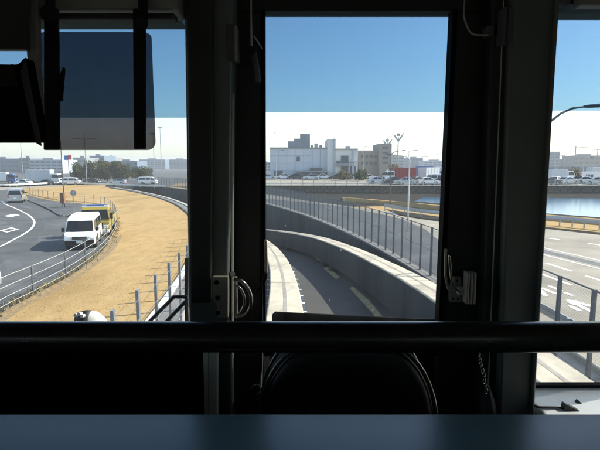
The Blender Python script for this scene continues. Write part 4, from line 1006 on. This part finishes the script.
# wipers outside
wp = cpart('wiper', MB().tube([Q(188,297,1.56),Q(174,296.7,1.56),Q(149,322,1.56),Q(135,336,1.56)], .0065, 6), 'plastic_black')
cpart('wiper_arm', MB().tube([Q(188,299,1.57),Q(166,322,1.57),Q(152,336,1.57)], .0065, 6), 'plastic_black', wp)
cpart('wiper_arm', qt([(187,258),(186.5,297),(187,322)], 1.565, .007, 6), 'plastic_black', wp)
cpart('wiper_cover', MB().prism([Q(272,326,1.52),Q(272,315,1.52),Q(275,312,1.52),(Q(345,315.5,1.52)),Q(442,319.8,1.52),Q(442,326,1.52)], (0,.008,0)), 'seal', door, bevel=.002)
# ---- things in the cab
# seat
sx, sy = Q(346,380,1.14).x, 1.14
st = empty('cab_seat', (sx, sy, ZF), 0, 'black vinyl seat with rounded backrest and glossy piping behind the counter', 'seat')
def arch(w_, z0, z1, n=24):
    return [Vector((math.cos(math.pi*k/n)*w_, 0, z0+(z1-z0)*max(0, math.sin(math.pi*k/n))**.62)) for k in range(n+1)]
zt_ = Z_(331,1.14)-ZF; zb_s = zt_-.62; wv = (Q(428,400,1.14)-Q(264,400,1.14)).x/2
def outline(k, dz=0):
    P = [Vector((-wv*.92*k,0,zb_s)), Vector((-wv*1.06*k,0,zb_s+.15)), Vector((-wv*1.07*k,0,zb_s+.30))]
    for i in range(0, 25):
        a = math.pi-math.pi*i/24; P.append(Vector((math.copysign(abs(math.cos(a))**.75, math.cos(a))*wv*1.05*k, 0, zb_s+.36+(zt_-dz-zb_s-.36)*math.sin(a)**.9)))
    return P+[Vector((wv*1.07*k,0,zb_s+.30)), Vector((wv*1.06*k,0,zb_s+.15)), Vector((wv*.92*k,0,zb_s))]
rowsS = []
for yy, k, dz in ((.075,.86,.03),(.07,.95,.012),(.045,1,0),(-.02,1,0),(-.05,.97,.01),(-.062,.9,.025),(-.055,.6,.1)):
    rowsS.append([Vector((p.x, yy, p.z)) for p in outline(k, dz)])
mb = MB(); mb.sweep(rowsS); bk = obj('backrest', mb, 'seat_vinyl', st, smooth=True)
for yy in (-.045, .04): obj('piping', MB().tube([Vector((p.x*1.005, yy, p.z+.002)) for p in outline(1,0)[1:-1]], .006, 6), 'piping', bk, smooth=True)
mb = MB(); mb.box(-wv, wv, .03, .42, zb_s-.06, zb_s+.06); obj('cushion', mb, 'seat_vinyl', st, bevel=.03)
mb = MB(); mb.tube([(0,.2,.03),(0,.2,zb_s-.05)], .05, 12); obj('pedestal', mb, 'metal_plate', st)
mb = MB(); mb.box(-.16,.16,.04,.36,0,.03); obj('base_plate', mb, 'metal_plate', st)
# sun visor
sv_ = empty('sun_visor', tuple(Q(100,90,1.24)), 0, 'dark translucent sun visor hanging on two black arms over the left windscreen', 'sun visor'); VO = sv_.location.copy()
def vp(name, mb, m, bevel=0):
    o = obj(name, mb, m, sv_, bevel=bevel); o.matrix_parent_inverse = Matrix.Translation(-VO); return o
c1, c2 = Q(37,32,1.25), Q(155.5,150,1.25); rr_ = .022
P = []
for cx, cz, a0 in ((c2.x-rr_, c1.z-rr_*.6, 90),(c2.x-rr_, c2.z+rr_, 0)):
    for k in range(7):
        a = R(a0-k*15); P.append((cx+rr_*math.cos(a), 1.25, cz+rr_*(.6 if a0 == 90 else 1)*math.sin(a)))
for cx, cz, a0 in ((c1.x+rr_, c2.z+rr_, 270),(c1.x+rr_, c1.z-rr_*.6, 180)):
    for k in range(7):
        a = R(a0-k*15); P.append((cx+rr_*math.cos(a), 1.25, cz+rr_*(.6 if a0 == 180 else 1)*math.sin(a)))
vp('panel', MB().prism(P, (0,.004,0)), 'visor_film')
for t0, t1, b0, b1 in ((43.5,57.5,43,58.5),(132.5,145,133.5,145)):
    a, b_, c_, d = Q(t0,8,1.235), Q(t1,8,1.235), Q(b0,150 if t0 < 100 else 149,1.235), Q(b1,150 if t0 < 100 else 149,1.235)
    vp('arm', MB().prism([a,b_,d,c_], (0,.012,0)), 'plastic_black', .003)
vp('arm_knuckle', MB().tube([Q(50,14,1.21),Q(50,14,1.26)], .022, 14), 'plastic_black'); vp('arm_knuckle', MB().tube([Q(141,24,1.21),Q(141,24,1.26)], .016, 14), 'plastic_black')
vp('clip', MB().prism([Q(58,101,1.23),Q(58,78,1.23),Q(63,67,1.23),Q(63.5,70,1.23),Q(61,101,1.23)], (0,.01,0)), 'plastic_black')
vp('mount', MB().tube([Q(50,14,1.24), Q(50,-30,1.24), Q(48,-75,1.3)], .012, 8), 'plastic_black'); vp('mount', MB().tube([Q(143,24,1.24), Q(144,-30,1.24), Q(145,-75,1.3)], .012, 8), 'plastic_black')
# monitor box hanging at the upper left
mo = empty('hanging_monitor', tuple(Q(0,100,1.1)), 0, 'black monitor box hanging from the ceiling at the upper left', 'monitor'); MO = mo.location.copy()
def mp(name, mb, m, bevel=0):
    o = obj(name, mb, m, mo, bevel=bevel); o.matrix_parent_inverse = Matrix.Translation(-MO); return o
a = Q(-90,63,1.1); 
mp('housing', MB().prism([Q(-90,63,1.08),Q(17,64,1.08),Q(24,56,1.08),Q(27,72,1.08),Q(40,142,1.08),Q(-90,142,1.08)], (0,.045,0)), 'console', .006)
mp('side_panel', MB().prism([Q(20,72,1.075),Q(25,60,1.075),Q(41,146,1.075),Q(36,143,1.075)], (0,.004,0)), 'cab_dark')
mp('hood', MB().prism([Q(-90,66,1.07),Q(8,66,1.07),Q(12,64,1.07),Q(18,86,1.07),Q(-90,86,1.07)], (0,.008,0)), 'plastic_black')
mp('bracket', MB().prism([Q(27,-40,1.2),Q(36,-40,1.2),Q(38,66,1.2),Q(42,140,1.2),Q(36,140,1.2),Q(26,50,1.2)], (0,.02,0)), 'cab_light', .003)
mp('upper_box', MB().prism([Q(-120,-60,1.15),Q(27,-60,1.15),Q(26.5,49.5,1.15),Q(-120,49.5,1.15)], (0,.02,0)), 'cab_dark', .004)
# small white and black housing on the console
p = Q(92,330,1.69)
hs = empty('dashboard_housing', (p.x,1.69,Z_(336,1.7)), 0, 'small white rounded housing with black cover outside the left windscreen', 'housing')
zt2_ = Q(92,310.5,1.69).z-Z_(336,1.7)
mb = MB(); rows_ = []
for x_, s in ((-.055,.55),(-.045,.85),(-.02,1),(.02,.95),(.045,.75),(.075,.3)):
    rows_.append([Vector((x_, math.cos(math.pi*k/12)*.045*s, math.sin(math.pi*k/12)*zt2_*s)) for k in range(13)])
mb.sweep(rows_); obj('dome', mb, 'cab_white', hs, smooth=True)
mb = MB(); rows_ = []
for x_, s in ((-.06,.6),(-.05,.93),(-.02,1.03),(.0,1.03)):
    rows_.append([Vector((x_, -.006+math.cos(math.pi*k/12)*.045*s, math.sin(math.pi*k/12)*zt2_*s)) for k in range(13)])
mb.sweep(rows_); obj('black_cover', mb, 'plastic_black', hs, smooth=True)
for x_, z_ in ((-.035,.93),(-.022,.98),(-.012,.9)): obj('screw_cap', MB().tube([(x_,-.03,zt2_*z_),(x_,-.05,zt2_*z_+.005)], .006, 8), 'cab_white', hs)
# chain and plastic bag at the right pillar
ch = empty('chain', tuple(Q(481,352,1.36)), 0, 'bright steel chain hanging below the hand rail beside the right pillar', 'chain'); CO = ch.location.copy()
random.seed(2)
CPx = [(479.5,345),(479,356),(479.5,361),(482,366),(483,371),(484.5,376),(484,381),(486,386),(486.5,391)]
for i, (a_, b_) in enumerate(CPx[1:]):
    c_ = Q(a_+random.uniform(-.5,.5), b_, 1.36); n = 10; P = []
    for k in range(n+1):
        an = 6.2832*k/n; u, v = math.cos(an)*.0045, math.sin(an)*.0085
        P.append(c_+(Vector((u,.3*u,v)) if i % 2 else Vector((.3*u+v*.2,u,v))))
    o = obj('link', MB().tube(P, .0018, 6, caps=False), 'chrome', ch, smooth=True); o.matrix_parent_inverse = Matrix.Translation(-CO)
o = obj('hook', qt([(481,338),(480,346),(479,354)], 1.37, .003), 'chrome', ch); o.matrix_parent_inverse = Matrix.Translation(-CO)
bgp = empty('plastic_bag', tuple(Q(487,412,1.38)), 0, 'crumpled dark plastic bag hanging under the chain', 'bag'); BO = bgp.location.copy()
rows_ = []; rg = random.Random(4)
for py, w_ in ((384,2),(390,4),(398,6.5),(408,8),(420,9),(440,8)):
    c_ = Q(487+(py-384)*.08, py, 1.38); rows_.append([c_+Vector((math.cos(6.2832*k/14)*w_*.0029*rg.uniform(.75,1.15), math.sin(6.2832*k/14)*w_*.0022*rg.uniform(.7,1.2), rg.uniform(-.003,.003))) for k in range(14)])
o = obj('sack', MB().sweep(rows_), 'bag', bgp); o.matrix_parent_inverse = Matrix.Translation(-BO)
# specks of dirt on the door window
sp = MB(); rg = random.Random(8)
for px, py in ((344.5,200),(286,226),(275,133),(340,250),(362,152),(396,277),(407,212),(408,222),(407.5,231),(410,262),(372,310),(330,300),(300,188),(424,240)):
    p = Q(px+rg.uniform(-1,1), py, 1.4985); n = 7; s = rg.uniform(.0012,.003); e = rg.uniform(.8,2.6)
    sp.poly([p+Vector((math.cos(6.2832*k/n)*s*rg.uniform(.6,1.1), 0, math.sin(6.2832*k/n)*s*e*rg.uniform(.6,1.1))) for k in range(n)])
cpart('dirt_specks', sp, 'speck', door)['kind'] = 'stuff'
# ------------------------------------------------------------------ air
HZ = MB().box(-2300, 2300, -250, 3800, -14, 31)
hz = obj('haze', HZ, 'seal', kind='stuff', label='thin pale haze over the whole place', cat='haze')
hm = bpy.data.materials.new('haze'); hm.use_nodes = True; n = hm.node_tree; n.nodes.clear()
o_ = n.nodes.new('ShaderNodeOutputMaterial'); pv = n.nodes.new('ShaderNodeVolumePrincipled')
pv.inputs['Color'].default_value = (.93,.97,1,1); pv.inputs['Density'].default_value = .00055; pv.inputs['Anisotropy'].default_value = 0
n.links.new(pv.outputs[0], o_.inputs['Volume']); hz.data.materials.clear(); hz.data.materials.append(hm)
